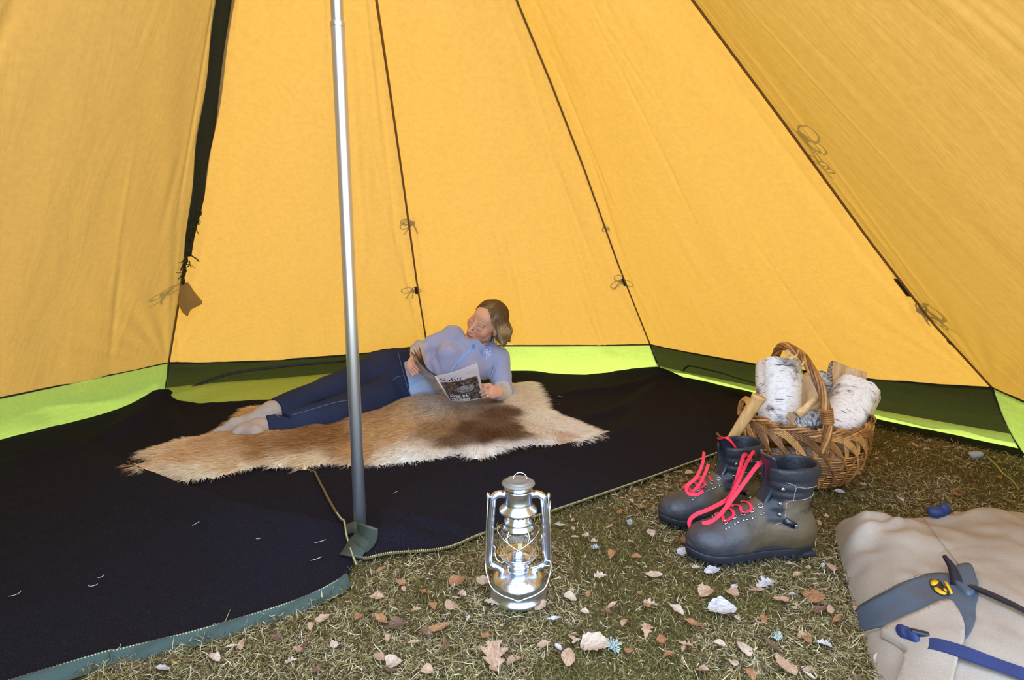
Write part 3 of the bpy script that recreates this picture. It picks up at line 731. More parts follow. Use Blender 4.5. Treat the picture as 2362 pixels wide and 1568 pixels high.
def leaves():
    for x, y, k, sd, mi, sz, a, lab in SPECIAL:
        leaf(k, sd, mi, at(x, y), sz, a, (.12, -.1), lab)
    rs = np.random.RandomState(5); kinds = ['oval', 'oval', 'broad', 'oak', 'narrow', 'oval', 'broad', 'oak', 'oval']
    spots = [(x, y) for x, y in ((495, 1532), (560, 1500), (640, 1485), (672, 1540), (705, 1500), (745, 1440), (770, 1500), (735, 1555), (690, 1512), (880, 1440), (875, 1530), (985, 1560), (960, 1420), (955, 1495), (1000, 1410), (1040, 1412), (980, 1380), (925, 1355),
             (1065, 1385), (870, 1390), (905, 1545), (1030, 1500), (1080, 1440), (1120, 1480), (1185, 1540), (1200, 1490), (1255, 1500), (1245, 1410), (1260, 1375), (1315, 1390), (1400, 1425), (1410, 1410), (1440, 1450), (1450, 1515), (1500, 1405), (1525, 1490), (1545, 1530), (1560, 1420), (1575, 1285), (1605, 1320),
             (1320, 1210), (1290, 1222), (1350, 1245), (1405, 1225), (1430, 1190), (1470, 1150), (1480, 1180), (1455, 1165), (1510, 1130), (1545, 1110), (1570, 1120), (1590, 1100), (1560, 1140), (1325, 1250), (1410, 1290), (1500, 1240), (1455, 1262), (1385, 1340), (1440, 1305), (1575, 1260),
             (1690, 1380), (1700, 1440), (1745, 1375), (1800, 1395), (1830, 1415), (1850, 1480), (1760, 1440), (1625, 1470), (1660, 1500), (1690, 1545), (1580, 1500), (1780, 1505), (1730, 1570), (1620, 1560), (1860, 1560), (1900, 1500), (1930, 1440), (1890, 1420),
             (1975, 1100), (1990, 1125), (1960, 1075), (2110, 1035), (2075, 1160), (2215, 1150), (2240, 1115), (2010, 1140), (2150, 1100), (2300, 1110), (1950, 1120))]
    n0 = len(spots); P = [at(x, y) for x, y in spots]
    P += list(grass_area(190, rs))
    for i, p in enumerate(P):
        k = i % 9; sz = rs.uniform(.020, .040) if i < n0 else rs.uniform(.013, .030); mi = int(rs.choice(5, p=[.32, .22, .24, .08, .14]))
        q = _px(p); zone = ('along the front edge of the groundsheet' if q[0] < 860 else 'left of the lantern' if q[0] < 1120 else 'near the lantern foot' if q[0] < 1290 else 'between the lantern and the boots' if q[0] < 1590 else 'in front of the boots' if q[0] < 1930 and q[1] > 1240 else 'beside the basket and bag')
        look = ('tan', 'orange brown', 'beige', 'pale grey', 'dark brown')[mi]+' '+{'oval': 'oval', 'broad': 'broad', 'oak': 'lobed', 'narrow': 'narrow'}[kinds[k]]
        leaf(kinds[k], 30+k+9*(i % 2), mi, p, sz, rs.uniform(0, 6.28), (rs.uniform(-.35, .35), rs.uniform(-.35, .35)), 'small '+look+' dry leaf in the grass '+zone, group='small '+look+' leaves '+zone)
def _px(p):
    Z = p[1]*_ct-(p[2]-CAM_H)*_st; return 1181+F_PX*p[0]/Z, 784-F_PX*(p[1]*_st+(p[2]-CAM_H)*_ct)/Z
leaves()
def lichen(px, py, s, label):
    rs = np.random.RandomState(px); c = at(px, py)+np.array([0, 0, .012]); ps = []
    for k in range(26):
        d = rs.randn(3); d[2] = abs(d[2])*.8+.1; d = norm(d)*s*rs.uniform(.6, 1); mid = c+d*.5+rs.uniform(-.15, .15, 3)*s
        ps.append(tube(smooth_path([c, mid, c+d], 6), np.linspace(.0016, .0008, 6), 4))
        for q in range(2): ps.append(tube(np.array([mid, mid+norm(d+rs.randn(3)*s)*s*.4]), np.array([.0011, .0006]), 4))
    V, Fc = merge(ps); add('lichen_tuft', mesh_np('lichen_tuft', V, Fc), M_LICHEN, label=label, cat='lichen')
M_LICHEN = mat('blue_green_lichen', srgb(168, 178, 174), .85)
lichen(1413, 1507, .022, 'pale blue green lichen tuft beside the broad beige leaf')
lichen(1372, 1272, .012, 'small pale lichen tuft between lantern and boots')
lichen(1452, 1214, .013, 'dark rimmed pale lichen tuft left of the boots')
lichen(1792, 1482, .014, 'tiny pale blue lichen tuft near the canvas bag')
def stone():
    c = at(2252, 1056); V, Fc = blob(c+np.array([0, 0, .012]), (.025, .020, .019), 20, 12); V = V+norm([0, 0, 1])*0+.006*np.stack([vnoise(V+k, 40) for k in range(3)], -1)
    m = mat('pale_stone', srgb(150, 152, 162), .8); bumpy(m, 60, .5); add('stone', mesh_np('stone', V, Fc), m, label='pale grey stone in the grass right of the basket', cat='stone')
stone()
def stems():
    m = mat('yellow_stem', srgb(150, 140, 60), .8)
    P = smooth_path([at(x, y, z) for x, y, z in ((2276, 1052, .01), (2300, 1075, .03), (2312, 1090, .02), (2335, 1108, .012), (2350, 1128, .01))], 24)
    V, Fc = tube(P, np.linspace(.0035, .002, 24), 6); add('twig', mesh_np('twig', V, Fc), m, label='thin yellowish twig on the grass beside the pale stone', cat='twig')
    m2 = mat('brown_twig', srgb(118, 92, 66), .8)
    P = smooth_path([at(x, y, z) for x, y, z in ((1160, 1458, .02), (1180, 1500, .018), (1196, 1530, .014), (1215, 1560, .012))], 16)
    V, Fc = tube(P, .0016, 6); add('twig', mesh_np('twig', V, Fc), m2, label='thin brown twig right of the large lobed oak leaf', cat='twig')
stems()
# ================================================================ reindeer pelt
_z3 = lambda L: [(260+x/2.036, 860+y/2.036) for x, y in L]
PELT_PIX = _z3([(40, 455), (62, 478), (110, 505), (165, 508), (230, 497), (280, 500), (320, 518), (400, 510), (500, 495), (600, 468), (700, 440), (760, 457), (830, 440), (900, 460), (960, 440), (1040, 430), (1110, 440), (1180, 435), (1240, 447), (1310, 430), (1380, 430), (1470, 415), (1560, 400), (1620, 380), (1655, 402), (1700, 413), (1750, 405), (1800, 390), (1850, 365), (1900, 355), (1980, 340), (2060, 340), (2140, 350), (2210, 355), (2260, 335), (2318, 300),
                     (2250, 268), (2180, 240), (2100, 205), (2045, 180), (2030, 130), (2005, 90), (1960, 68), (1920, 58), (1880, 58)])+[(1100, 890), (900, 918), (700, 938), (600, 940), (566, 944), (540, 972), (500, 1000)]+_z3([(440, 305), (380, 318), (320, 325), (240, 352), (160, 375), (110, 398), (150, 415), (210, 425), (160, 440), (100, 450)])
PELT_XY = np.array([at(x, y, .012)[:2] for x, y in PELT_PIX])
PELT_ANCH = [(290, 1090, 206, 150, 96), (340, 1052, 230, 202, 160), (420, 1040, 222, 180, 125), (480, 1020, 216, 176, 126), (600, 1032, 184, 138, 84), (700, 1015, 168, 122, 72), (770, 1008, 164, 118, 68), (620, 1082, 232, 208, 170), (420, 1100, 236, 216, 182), (700, 1078, 228, 198, 154),
             (520, 1085, 226, 190, 140), (840, 1040, 206, 160, 98), (900, 1000, 212, 172, 116), (950, 960, 216, 186, 146), (900, 1062, 236, 222, 198), (1000, 942, 200, 180, 160), (1080, 945, 172, 148, 124), (1080, 990, 112, 82, 62), (1150, 955, 128, 98, 74), (1130, 1008, 106, 74, 48), (1180, 995, 122, 92, 62), (1050, 1012, 134, 104, 78), (1000, 990, 176, 140, 98),
             (1000, 1052, 242, 232, 218), (1100, 1058, 246, 240, 228), (1200, 1040, 242, 232, 222), (1250, 955, 248, 238, 222), (1240, 900, 250, 240, 216), (1190, 900, 244, 230, 202), (1210, 930, 240, 226, 206), (1225, 985, 236, 216, 190), (1320, 990, 246, 234, 220), (1390, 1010, 240, 224, 208), (1300, 1012, 220, 190, 160), (950, 1058, 252, 246, 236), (1050, 1062, 252, 248, 240), (1150, 1050, 252, 248, 240), (1270, 1035, 252, 246, 238), (1350, 1015, 252, 246, 238), (350, 1105, 240, 216, 176), (480, 1100, 244, 226, 190), (560, 1095, 244, 226, 190), (660, 1085, 244, 226, 192), (740, 1080, 240, 218, 180), (400, 1015, 236, 210, 168), (560, 950, 220, 184, 120), (930, 975, 214, 176, 120), (880, 960, 200, 160, 110)]
def project(P):
    x, y, z = P[:, 0], P[:, 1], P[:, 2]-CAM_H; Z = y*_ct-z*_st; U = y*_st+z*_ct
    return np.stack([1181+F_PX*x/Z, 784-F_PX*U/Z], -1)
def pelt_col(P, rs):
    q = project(P)+np.stack([26*vnoise(P+3, 12)+10*vnoise(P, 40), 9*vnoise(P+9, 14)], -1); A = np.array(PELT_ANCH, float)
    d2 = ((q[:, None, 0]-A[None, :, 0])/1.6)**2+((q[:, None, 1]-A[None, :, 1])/1.0)**2; w = 1/(d2+60)**2.2
    c = np.array([srgb(*a[2:])[:3] for a in PELT_ANCH]); c = (w@c)/w.sum(1)[:, None]; lum = c.mean(1)[:, None]; c = np.clip(c**(.90-.50*lum)*np.array([1.0, 1.01, 1.03]), 0, .97)
    return c
def edge_dist(P, poly):
    best = np.full(len(P), 9.0); g = np.zeros((len(P), 2)); n = len(poly)
    for i in range(n):
        A, B = poly[i], poly[(i+1) % n]; d = B-A; h = np.clip(((P-A)@d)/(d@d+1e-12), 0, 1); q = P-A-h[:, None]*d; l = np.hypot(q[:, 0], q[:, 1]); m = l < best
        best[m] = l[m]; g[m] = q[m]/(l[m][:, None]+1e-9)
    return best, g                                             # g points inwards
def pelt():
    root = empty('reindeer_pelt', tuple(at(840, 1040)), 'long cream and brown reindeer pelt on the black groundsheet', 'pelt')
    lo, hi = PELT_XY.min(0), PELT_XY.max(0); h = .009
    gx = np.arange(lo[0]-h, hi[0]+2*h, h); gy = np.arange(lo[1]-h, hi[1]+2*h, h); X, Y = np.meshgrid(gx, gy, indexing='ij'); G = np.stack([X, Y], -1).reshape(-1, 2)
    ins = in_poly(G, PELT_XY); d, _ = edge_dist(G, PELT_XY)
    idx = ins.reshape(X.shape); cell = idx[:-1, :-1] & idx[1:, :-1] & idx[1:, 1:] & idx[:-1, 1:]
    Q = grid_faces(len(gx), len(gy), True); keep = cell.ravel(); Q = Q[keep]
    G3 = np.concatenate([G, np.zeros((len(G), 1))], 1); rs = np.random.RandomState(4)
    def topz(G3, d):
        z = np.maximum(sheet_z(G3)*.55, .008)+.024*(1-np.exp(-d/.03))+.007*fbm(G3, 14, 2)*(1-np.exp(-d/.04))
        b = at(985, 945)[:2]; z = z+.035*np.exp(-(np.hypot(*(G3[:, :2]-b).T)/.11)**2)
        b = at(1225, 905)[:2]; z = z+.03*np.exp(-(np.hypot(*(G3[:, :2]-b).T)/.09)**2)
        return z+.003
    P = G3.copy(); P[:, 2] = topz(G3, d)
    c = pelt_col(P, rs)*.92
    used = np.unique(Q); mp = -np.ones(len(P), int); mp[used] = np.arange(len(used))
    M = bpy.data.materials.new('pelt_fur'); M.use_nodes = True; nn = N(M); M.node_tree.nodes.remove(nn.b); vcx = nn.attr('Col').outputs['Color']
    df = nn.new('BsdfDiffuse'); tl = nn.new('BsdfTranslucent'); nn.link(vcx, df.inputs[0]); nn.link(vcx, tl.inputs[0]); mx = nn.new('MixShader'); mx.inputs[0].default_value = .42
    nn.link(df.outputs[0], mx.inputs[1]); nn.link(tl.outputs[0], mx.inputs[2]); nn.link(mx.outputs[0], M.node_tree.nodes['Material Output'].inputs[0])
    MH = mat('pelt_hide', rough=.8, spec=.1, vc=True)
    part('hide', P[used], mp[Q], MH, root, cols=c[used])
    n = 85000; k = rs.randint(0, len(Q), n); w = rs.rand(n, 2); S = P[Q[k, 0]]+(P[Q[k, 1]]-P[Q[k, 0]])*w[:, :1]+(P[Q[k, 3]]-P[Q[k, 0]])*w[:, 1:]
    de, g = edge_dist(S[:, :2], PELT_XY)
    px = project(S)[:, 0]
    fx = np.interp(px, [280, 800, 1000, 1150, 1400], [-1, -.9, -.6, .5, 1.0]); fy = np.interp(px, [280, 800, 1150, 1400], [-.18, -.45, -.9, -.15])
    fl = np.stack([fx, fy], -1); ew = np.exp(-de/.035)[:, None]
    dr = fl*(1-ew)-g*ew*1.3+.55*np.stack([vnoise(S, 13), vnoise(S+31, 13)], -1)+rs.normal(0, .16, (n, 2)); dr /= np.linalg.norm(dr, axis=1)[:, None]+1e-9
    L = rs.uniform(.018, .042, n)*(1+.3*ew[:, 0]); K = 4; pts = np.zeros((n, K, 3)); pts[:, 0] = S
    pit = rs.uniform(.25, .75, n)
    for j in range(1, K):
        p = pit*(1-1.35*j/(K-1)); pts[:, j] = pts[:, j-1]+np.stack([dr[:, 0]*np.cos(p), dr[:, 1]*np.cos(p), np.sin(p)], -1)*(L/(K-1))[:, None]
        pts[:, j, 2] = np.maximum(pts[:, j, 2], .012)
    sd = np.stack([-dr[:, 1], dr[:, 0], rs.uniform(-.5, .5, n)], -1); sd /= np.linalg.norm(sd, axis=1)[:, None]
    W = rs.uniform(.0007, .0013, n)[:, None]*np.array([1, .9, .6, .12])
    V = np.stack([pts-sd[:, None]*W[..., None], pts+sd[:, None]*W[..., None]], 2).reshape(-1, 3)
    b = np.arange(n)[:, None]*K*2; q = np.array([[0, 1, 3, 2], [2, 3, 5, 4], [4, 5, 7, 6]]); Fq = (b[:, None]+q[None]).reshape(-1, 4)
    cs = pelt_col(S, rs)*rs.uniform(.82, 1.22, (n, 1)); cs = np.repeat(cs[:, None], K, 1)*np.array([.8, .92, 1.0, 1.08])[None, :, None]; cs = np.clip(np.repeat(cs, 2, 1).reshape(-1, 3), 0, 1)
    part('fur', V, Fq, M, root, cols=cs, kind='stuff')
pelt()
# ================================================================ the reading person
A3 = lambda *p: aty(*p)
J = {k: aty(*v) for k, v in dict(hipR=(884, 855, 3.05), hipL=(908, 900, 2.95), kneeR=(758, 903, 2.73), kneeL=(770, 956, 2.58), ankR=(637, 945, 2.50), ankL=(616, 984, 2.43),
     shR=(1046, 777, 3.06), elR=(966, 806, 3.02), wrR=(963, 824, 2.87), shL=(1146, 832, 3.08), elL=(1161, 908, 2.98), wrL=(1147, 905, 2.84),
     neck=(1110, 800, 3.08), head=(1120, 745, 3.05), chest=(1070, 828, 3.06), pelvis=(896, 875, 3.01)).items()}
person = empty('person', (float(J['pelvis'][0]), float(J['pelvis'][1]), 0.0), 'person in pale blue fleece jacket and jeans lying propped on one elbow, reading a magazine', 'person')
# ---- head
UP = norm([.42, -.40, .82]); FW = np.array([-.64, -.75, -.12]); FW = norm(FW-UP*(FW@UP)); LF = np.cross(UP, FW)
HM = np.stack([LF, FW, UP], 1)                                  # columns: her left, forward, up
HC = J['head']+UP*.004
hl = lambda l, f, u: HC+HM@np.array([l, f, u])
def head_sdf(P):
    Q = (P-HC.astype(np.float32))@HM.astype(np.float32); S = Q.copy(); S[:, 0] = np.abs(S[:, 0])
    d = s_ell(Q, (0, -.014, .036), (.073, .092, .084))
    d = smin(d, s_ell(Q, (0, .030, -.020), (.058, .060, .080)), .03)
    d = smin(d, s_cone(S, (.040, .012, -.058), (.008, .064, -.092), .026, .019), .03)
    d = smin(d, s_ell(Q, (0, .072, -.098), (.020, .017, .016)), .02)
    d = smin(d, s_ell(S, (.037, .056, -.020), (.026, .026, .024)), .025)          # cheeks
    d = smin(d, s_ell(Q, (0, .052, .055), (.050, .036, .035)), .02)               # forehead
    d = smin(d, s_ell(S, (.026, .081, .026), (.020, .009, .007)), .014)           # brows
    d = smax(d, -s_ell(S, (.031, .101, .004), (.019, .014, .012)), .012)          # eye sockets
    d = smin(d, s_ell(S, (.031, .078, .003), (.0155, .0125, .0125)), .004)        # closed lids
    d = smin(d, s_cone(Q, (0, .087, .016), (0, .112, -.030), .0075, .0100), .012) # nose
    d = smin(d, s_ell(S, (.0105, .101, -.034), (.0085, .011, .0075)), .008)
    d = smin(d, s_ell(Q, (0, .086, -.058), (.022, .015, .018)), .012)             # mouth area
    d = smin(d, s_ell(Q, (0, .0975, -.0565), (.019, .008, .0055)), .005)
    d = smin(d, s_ell(Q, (0, .0955, -.0665), (.016, .008, .0058)), .005)
    d = smax(d, -s_ell(Q, (0, .108, -.0612), (.021, .010, .0016)), .003)
    e = s_ell(S, (.075, -.010, -.004), (.009, .017, .030), None); e = smax(e, -s_ell(S, (.085, -.006, .002), (.006, .009, .017)), .006)
    d = smin(d, e, .006)
    nk = s_cone(P, hl(0, -.022, -.05), J['neck']-UP*.03-FW*.01, .046, .047)
    return smin(d, nk, .025)
def head_col(V):
    Q = (V-HC)@HM; a = np.abs(Q[:, 0]); u = Q[:, 2]; f = Q[:, 1]
    c = np.tile(np.array(srgb(212, 162, 138)[:3]), (len(V), 1))
    def put(mask, col): c[:] = c*(1-mask[:, None])+np.array(srgb(*col)[:3])*mask[:, None]
    put(.55*np.exp(-((a-.042)/.022)**2-((u+.026)/.022)**2)*(f > .03), (206, 120, 98))
    put(.5*np.exp(-(a/.014)**2-((u+.030)/.012)**2)*(f > .08), (204, 118, 100))
    lip = np.exp(-(np.maximum(0, a-.004)/.0155)**4)*np.exp(-((u+.0612)/.0095)**4)*(f > .085); put(.85*lip, (172, 88, 82))
    put(.9*np.exp(-((u+.0612)/.0016)**2)*(a < .021)*(f > .08), (104, 48, 44))
    arch = .0305+.006*np.sin(np.clip((a-.010)/.04, 0, 1)*np.pi)-.002
    put(.8*np.exp(-((u-arch)/.0022)**2)*sstep(.008, .014, a)*(1-sstep(.044, .052, a))*(f > .05), (104, 70, 48))
    lash = -.0065+.003*((a-.031)/.016)**2
    put(.9*np.exp(-((u-lash)/.0016)**2)*(np.abs(a-.031) < .016)*(f > .07), (64, 40, 32))
    put(.35*np.exp(-((u-.012)/.003)**2)*(np.abs(a-.031) < .015)*(f > .06), (150, 96, 78))
    return c
hv, hf = surf(head_sdf, HC-.16-np.array([0, 0, .06]), HC+.15, .0032)
hcol = head_col(hv)
# ---- hands: palm + five jointed fingers each
def hand_sdf(spec):
    def f(P):
        d = None
        for pts, rad in spec['palm']:
            e = chain(P, pts, rad, .010); d = e if d is None else smin(d, e, .012)
        for pts, rad in spec['fing']:
            d = smin(d, chain(P, pts, rad, .003), .005)
        return d
    return f
def make_hand(spec, h=.0021):
    pts = np.concatenate([np.array(p) for p, _ in spec['palm']+spec['fing']])
    return surf(hand_sdf(spec), pts.min(0)-.03, pts.max(0)+.03, h)
wl = J['wrL']; kn = [A3(1133, 894.5, 2.805), A3(1131, 901, 2.790), A3(1132, 908, 2.785), A3(1135, 914.5, 2.790)]
fl = []
for k, (tipx, tipy, rr) in enumerate(((1111, 897, .0078), (1109, 904, .0080), (1112, 911, .0076), (1118, 917, .0068))):
    mid = A3((1133+tipx)/2-1, 893+7.2*k-1.5, 2.762); tip = A3(tipx, tipy, 2.772); fl.append(([kn[k], mid, tip], [rr*1.12, rr*1.05, rr*.85]))
th = [A3(1140, 896, 2.84), A3(1128, 888, 2.838), A3(1116, 889.5, 2.832)]
handL = dict(palm=[([wl, kn[0]], [.025, .014]), ([wl, kn[1]], [.025, .015]), ([wl, kn[2]], [.025, .014]), ([wl, kn[3]], [.024, .013])], fing=fl+[(th, [.014, .0105, .0088])])
wr = J['wrR']; kr = [A3(951, 831, 2.835), A3(946, 836, 2.82), A3(943, 842, 2.815), A3(942, 848, 2.82)]
fr_ = []
for k, (mx, my, tx, ty, rr) in enumerate(((957, 843, 966, 853, .0075), (953, 848, 963, 859, .008), (949, 852, 958, 862, .0078), (946, 856, 952, 864, .007))):
    fr_.append(([kr[k], A3(mx, my, 2.80+.004*k), A3(tx, ty, 2.795+.004*k)], [rr*1.15, rr*1.05, rr*.85]))
thr = [A3(962, 829, 2.86), A3(966, 840, 2.86), A3(970, 848, 2.855)]
handR = dict(palm=[([wr, kr[k]], [.024, .0145-.0006*k]) for k in range(4)], fing=fr_+[(thr, [.014, .0105, .0085])])
# ---- body under the clothes
def limb_d(P, pts, rad): return chain(P, pts, rad, .02)
def torso_d(P, g=0.0):
    d = chain(P, [J['shR'], aty(996, 862, 3.05), J['hipR']], [.050+g, .044+g, .086+g], .03)
    d = smin(d, s_cone(P, J['shL'], J['hipL'], .066+g, .096+g), .05)
    d = smin(d, s_cone(P, J['chest'], J['pelvis'], .088+g, .094+g), .05)
    return d
def body_sdf(P):
    d = torso_d(P, -.015)
    d = smin(d, limb_d(P, [J['shR'], J['elR'], J['wrR']], [.034, .022, .020]), .03)
    d = smin(d, limb_d(P, [J['shL'], J['elL'], J['wrL']], [.040, .030, .022]), .03)
    d = smin(d, limb_d(P, [J['hipR'], J['kneeR'], J['ankR']], [.080, .045, .028]), .006)
    d = smin(d, limb_d(P, [J['hipL'], J['kneeL'], J['ankL']], [.080, .045, .028]), .006)
    return smin(d, s_cone(P, J['chest'], J['neck'], .07, .05), .05)
allj = np.array(list(J.values()))
bv, bf = surf(body_sdf, allj.min(0)-.14, allj.max(0)+.02, .018, 0)
hlv, hlf = make_hand(handL); hrv, hrf = make_hand(handR)
V, Fc = merge([(bv, bf), (hv, hf), (hlv, hlf), (hrv, hrf)])
skin0 = np.array(srgb(212, 160, 136)[:3])
def hand_col(v):
    c = np.tile(skin0, (len(v), 1))*(1+.10*vnoise(v, 60))[:, None]; return c
tips = [p[0][-1] for p in fl+fr_]
hc = hand_col(np.concatenate([hlv, hrv])); hvv = np.concatenate([hlv, hrv])
for t_ in tips:
    m_ = np.exp(-(np.linalg.norm(hvv-t_, axis=1)/.010)**2)[:, None]*.5; hc = hc*(1-m_)+np.array(srgb(222, 140, 128)[:3])*m_
cols = np.concatenate([np.tile(skin0, (len(bv), 1)), hcol, hc])
M_SKIN = mat('skin', rough=.5, spec=.35, vc=True, Subsurface_Weight=.12, Subsurface_Scale=.006)
M_SKIN.node_tree.nodes['Principled BSDF'].inputs['Subsurface Radius'].default_value = (1, .35, .2)
part('body', V, Fc, M_SKIN, person, cols=cols, label='fair skinned body with face turned down to the magazine')
# finger nails
nails = []
for pts, rad in fl+fr_:
    p1, p2 = np.array(pts[-2]), np.array(pts[-1]); d = norm(p2-p1); nrm = norm(np.array([0, -1, .25])-d*(np.array([0, -1, .25])@d)); s_ = np.cross(d, nrm)
    nails.append(blob(p2+d*rad[-1]*.25+nrm*rad[-1]*.72, (.0042, .0050, .0024), 8, 6, np.stack([s_, d, nrm], 1)))
M_NAIL = mat('nail', srgb(226, 172, 158), .3)
for V, Fc in nails: part('fingernail', V, Fc, M_NAIL, person)
# ---- hair
def hair_sdf(P):
    Q = (P-HC.astype(np.float32))@HM.astype(np.float32); S = Q.copy(); S[:, 0] = np.abs(S[:, 0])
    n_ = .0035*vnoise(Q*np.array([60, 26, 22], np.float32), 1.0)
    d = s_ell(Q, (.002, -.019, .038), (.082, .098, .0895))+n_
    cut = (Q[:, 1]-.054-1.3*(Q[:, 2]-.066)-.25*np.abs(Q[:, 0]-.025))*.60
    d = smax(d, cut, .012)
    # swept fringe over the right side of the forehead, long side hair falling behind the left ear
    fr1 = chain(P, [hl(.026, .064, .100), hl(-.02, .066, .090), hl(-.052, .050, .068), hl(-.070, .026, .040)], [.003, .0045, .004, .003], .012)
    G = np.array([.03, -.01, -1.0])
    for (l, f, u), (dx, dy, dz), r0, r1 in (((.070, -.045, .030), (.014, -.012, -.088), .031, .006), ((.066, -.020, .030), (.014, -.030, -.085), .022, .006), ((.055, -.075, .020), (.026, .01, -.085), .031, .006), ((.078, -.055, -.01), (.010, -.020, -.066), .020, .003), ((.050, -.06, -.02), (.015, -.01, -.06), .034, .012)):
        a_ = hl(l, f, u); b_ = a_+np.array([dx, dy, dz]); mid = (a_+b_)/2+np.array([.008, -.004, .006])
        d = smin(d, chain(P, [a_, mid, b_], [r0, (r0+r1)*.62, r1], .015)+n_, .016)
    part_line = s_cone(Q, (.026, .075, .108), (.030, -.02, .136), .0035, .0035)
    return smax(d, -part_line, .006)
av, af = surf(hair_sdf, HC-.19, HC+.17, .0034)
def hair_col(V, rs=None):
    Q = (V-HC)@HM
    st = vnoise(np.stack([Q[:, 0]*130, Q[:, 1]*40, Q[:, 2]*22], -1), 1.0)
    t_ = np.clip(.45+.45*st-.55*sstep(.05, .115, Q[:, 2])+.30*sstep(0, -.09, Q[:, 2]), 0, 1)[:, None]
    return np.array(srgb(96, 70, 42)[:3])*(1-t_)+np.array(srgb(204, 176, 128)[:3])*t_
M_HAIR = mat('blond_hair', rough=.5, spec=.4, vc=True); bumpy(M_HAIR, 130, .6, .004, 2, (1, .4, .25))
hair = part('hair', av, af, M_HAIR, person, cols=hair_col(av), label='short blond side-parted bob')
def strands(n=2600):
    rs = np.random.RandomState(2); tri = af[0]; k = rs.randint(0, len(tri), n*2); w = rs.dirichlet(np.ones(4), n*2)
    P = (av[tri[k]]*w[..., None]).sum(1); Q = (P-HC)@HM
    P = P[(Q[:, 1] < .075)][:n]; n = len(P); K = 8; step = rs.uniform(.006, .012, n)
    pts = [P]; cur = P.copy(); partp = hl(.028, .02, .12)
    for j in range(K-1):
        e = .003; d0 = hair_sdf(cur.astype(np.float32)); g = np.stack([hair_sdf((cur+np.eye(3)[q]*e).astype(np.float32)) for q in range(3)], -1)-d0[:, None]; g /= np.linalg.norm(g, axis=1)[:, None]+1e-9
        away = cur-partp; away /= np.linalg.norm(away, axis=1)[:, None]
        dr = away*.8+np.array([.12, 0, -.75])-FW*.25+rs.normal(0, .10, (n, 3)); dr -= g*(dr*g).sum(1)[:, None]; dr /= np.linalg.norm(dr, axis=1)[:, None]+1e-9
        cur = cur+dr*step[:, None]; d1 = hair_sdf(cur.astype(np.float32)); cur = cur-g*(d1-.0012*(j+1)*.35)[:, None]*.8
        pts.append(cur.copy())
    T = np.stack(pts, 1); W = np.linspace(1, .25, K)*.0011
    sd = np.cross(T[:, 1]-T[:, 0], T[:, 0]-HC); sd /= np.linalg.norm(sd, axis=1)[:, None]+1e-9
    up_ = T-HC; up_ /= np.linalg.norm(up_, axis=2)[..., None]
    A = T-sd[:, None]*W[None, :, None]; B = T+sd[:, None]*W[None, :, None]; C = T+up_*W[None, :, None]*1.2
    V = np.stack([A, B, C], 2).reshape(-1, 3); b = np.arange(n)[:, None]*K*3; q = []
    for j in range(K-1):
        o = 3*j; q += [[o+1, o+4, o+5, o+2], [o+2, o+5, o+3, o]]
    Fq = (b[:, None]+np.array(q)[None]).reshape(-1, 4)
    c = hair_col(P)*rs.uniform(.72, 1.45, (n, 1)); c = np.repeat(np.clip(c, 0, 1), K*3, 0)
    part('hair_strands', V, Fq, M_HAIR, person, cols=c, kind='stuff')
strands()
def wisps(n=330):
    rs = np.random.RandomState(6); ps = []; cs = []
    for k in range(n):
        if k < 330: a = hl(rs.uniform(.045, .088), rs.uniform(-.085, -.018), rs.uniform(-.045, .05)); dr = np.array([rs.normal(.16, .22), rs.normal(-.05, .2), -1.0]); L = rs.uniform(.03, .075)
        else:
            q = norm([rs.normal(0, 1), rs.normal(-.3, .6), abs(rs.normal(.6, .5))]); a = hl(q[0]*.080, -.019+q[1]*.096, .038+q[2]*.088); dr = HM@np.array([q[0], -.6, q[2]*.25])+rs.normal(0, .3, 3); L = rs.uniform(.02, .045)
        dr = norm(dr); cv = np.array([rs.normal(0, .35), rs.normal(0, .2), rs.normal(0, .15)]); t = np.linspace(0, 1, 7)[:, None]
        P = a+dr*L*t+cv*L*t*t*.6; V, Fc = tube(P, np.linspace(.0010, .0003, 7)*(1.3 if k < 330 else .7), 3, caps=False); ps.append((V, Fc)); cs.append(np.repeat(hair_col(a[None]), len(V), 0)*rs.uniform(.75, 1.5))
    V, Fc = merge(ps); part('hair_wisps', V, Fc, M_HAIR, person, cols=np.clip(np.concatenate(cs), 0, 1), kind='stuff')
wisps()
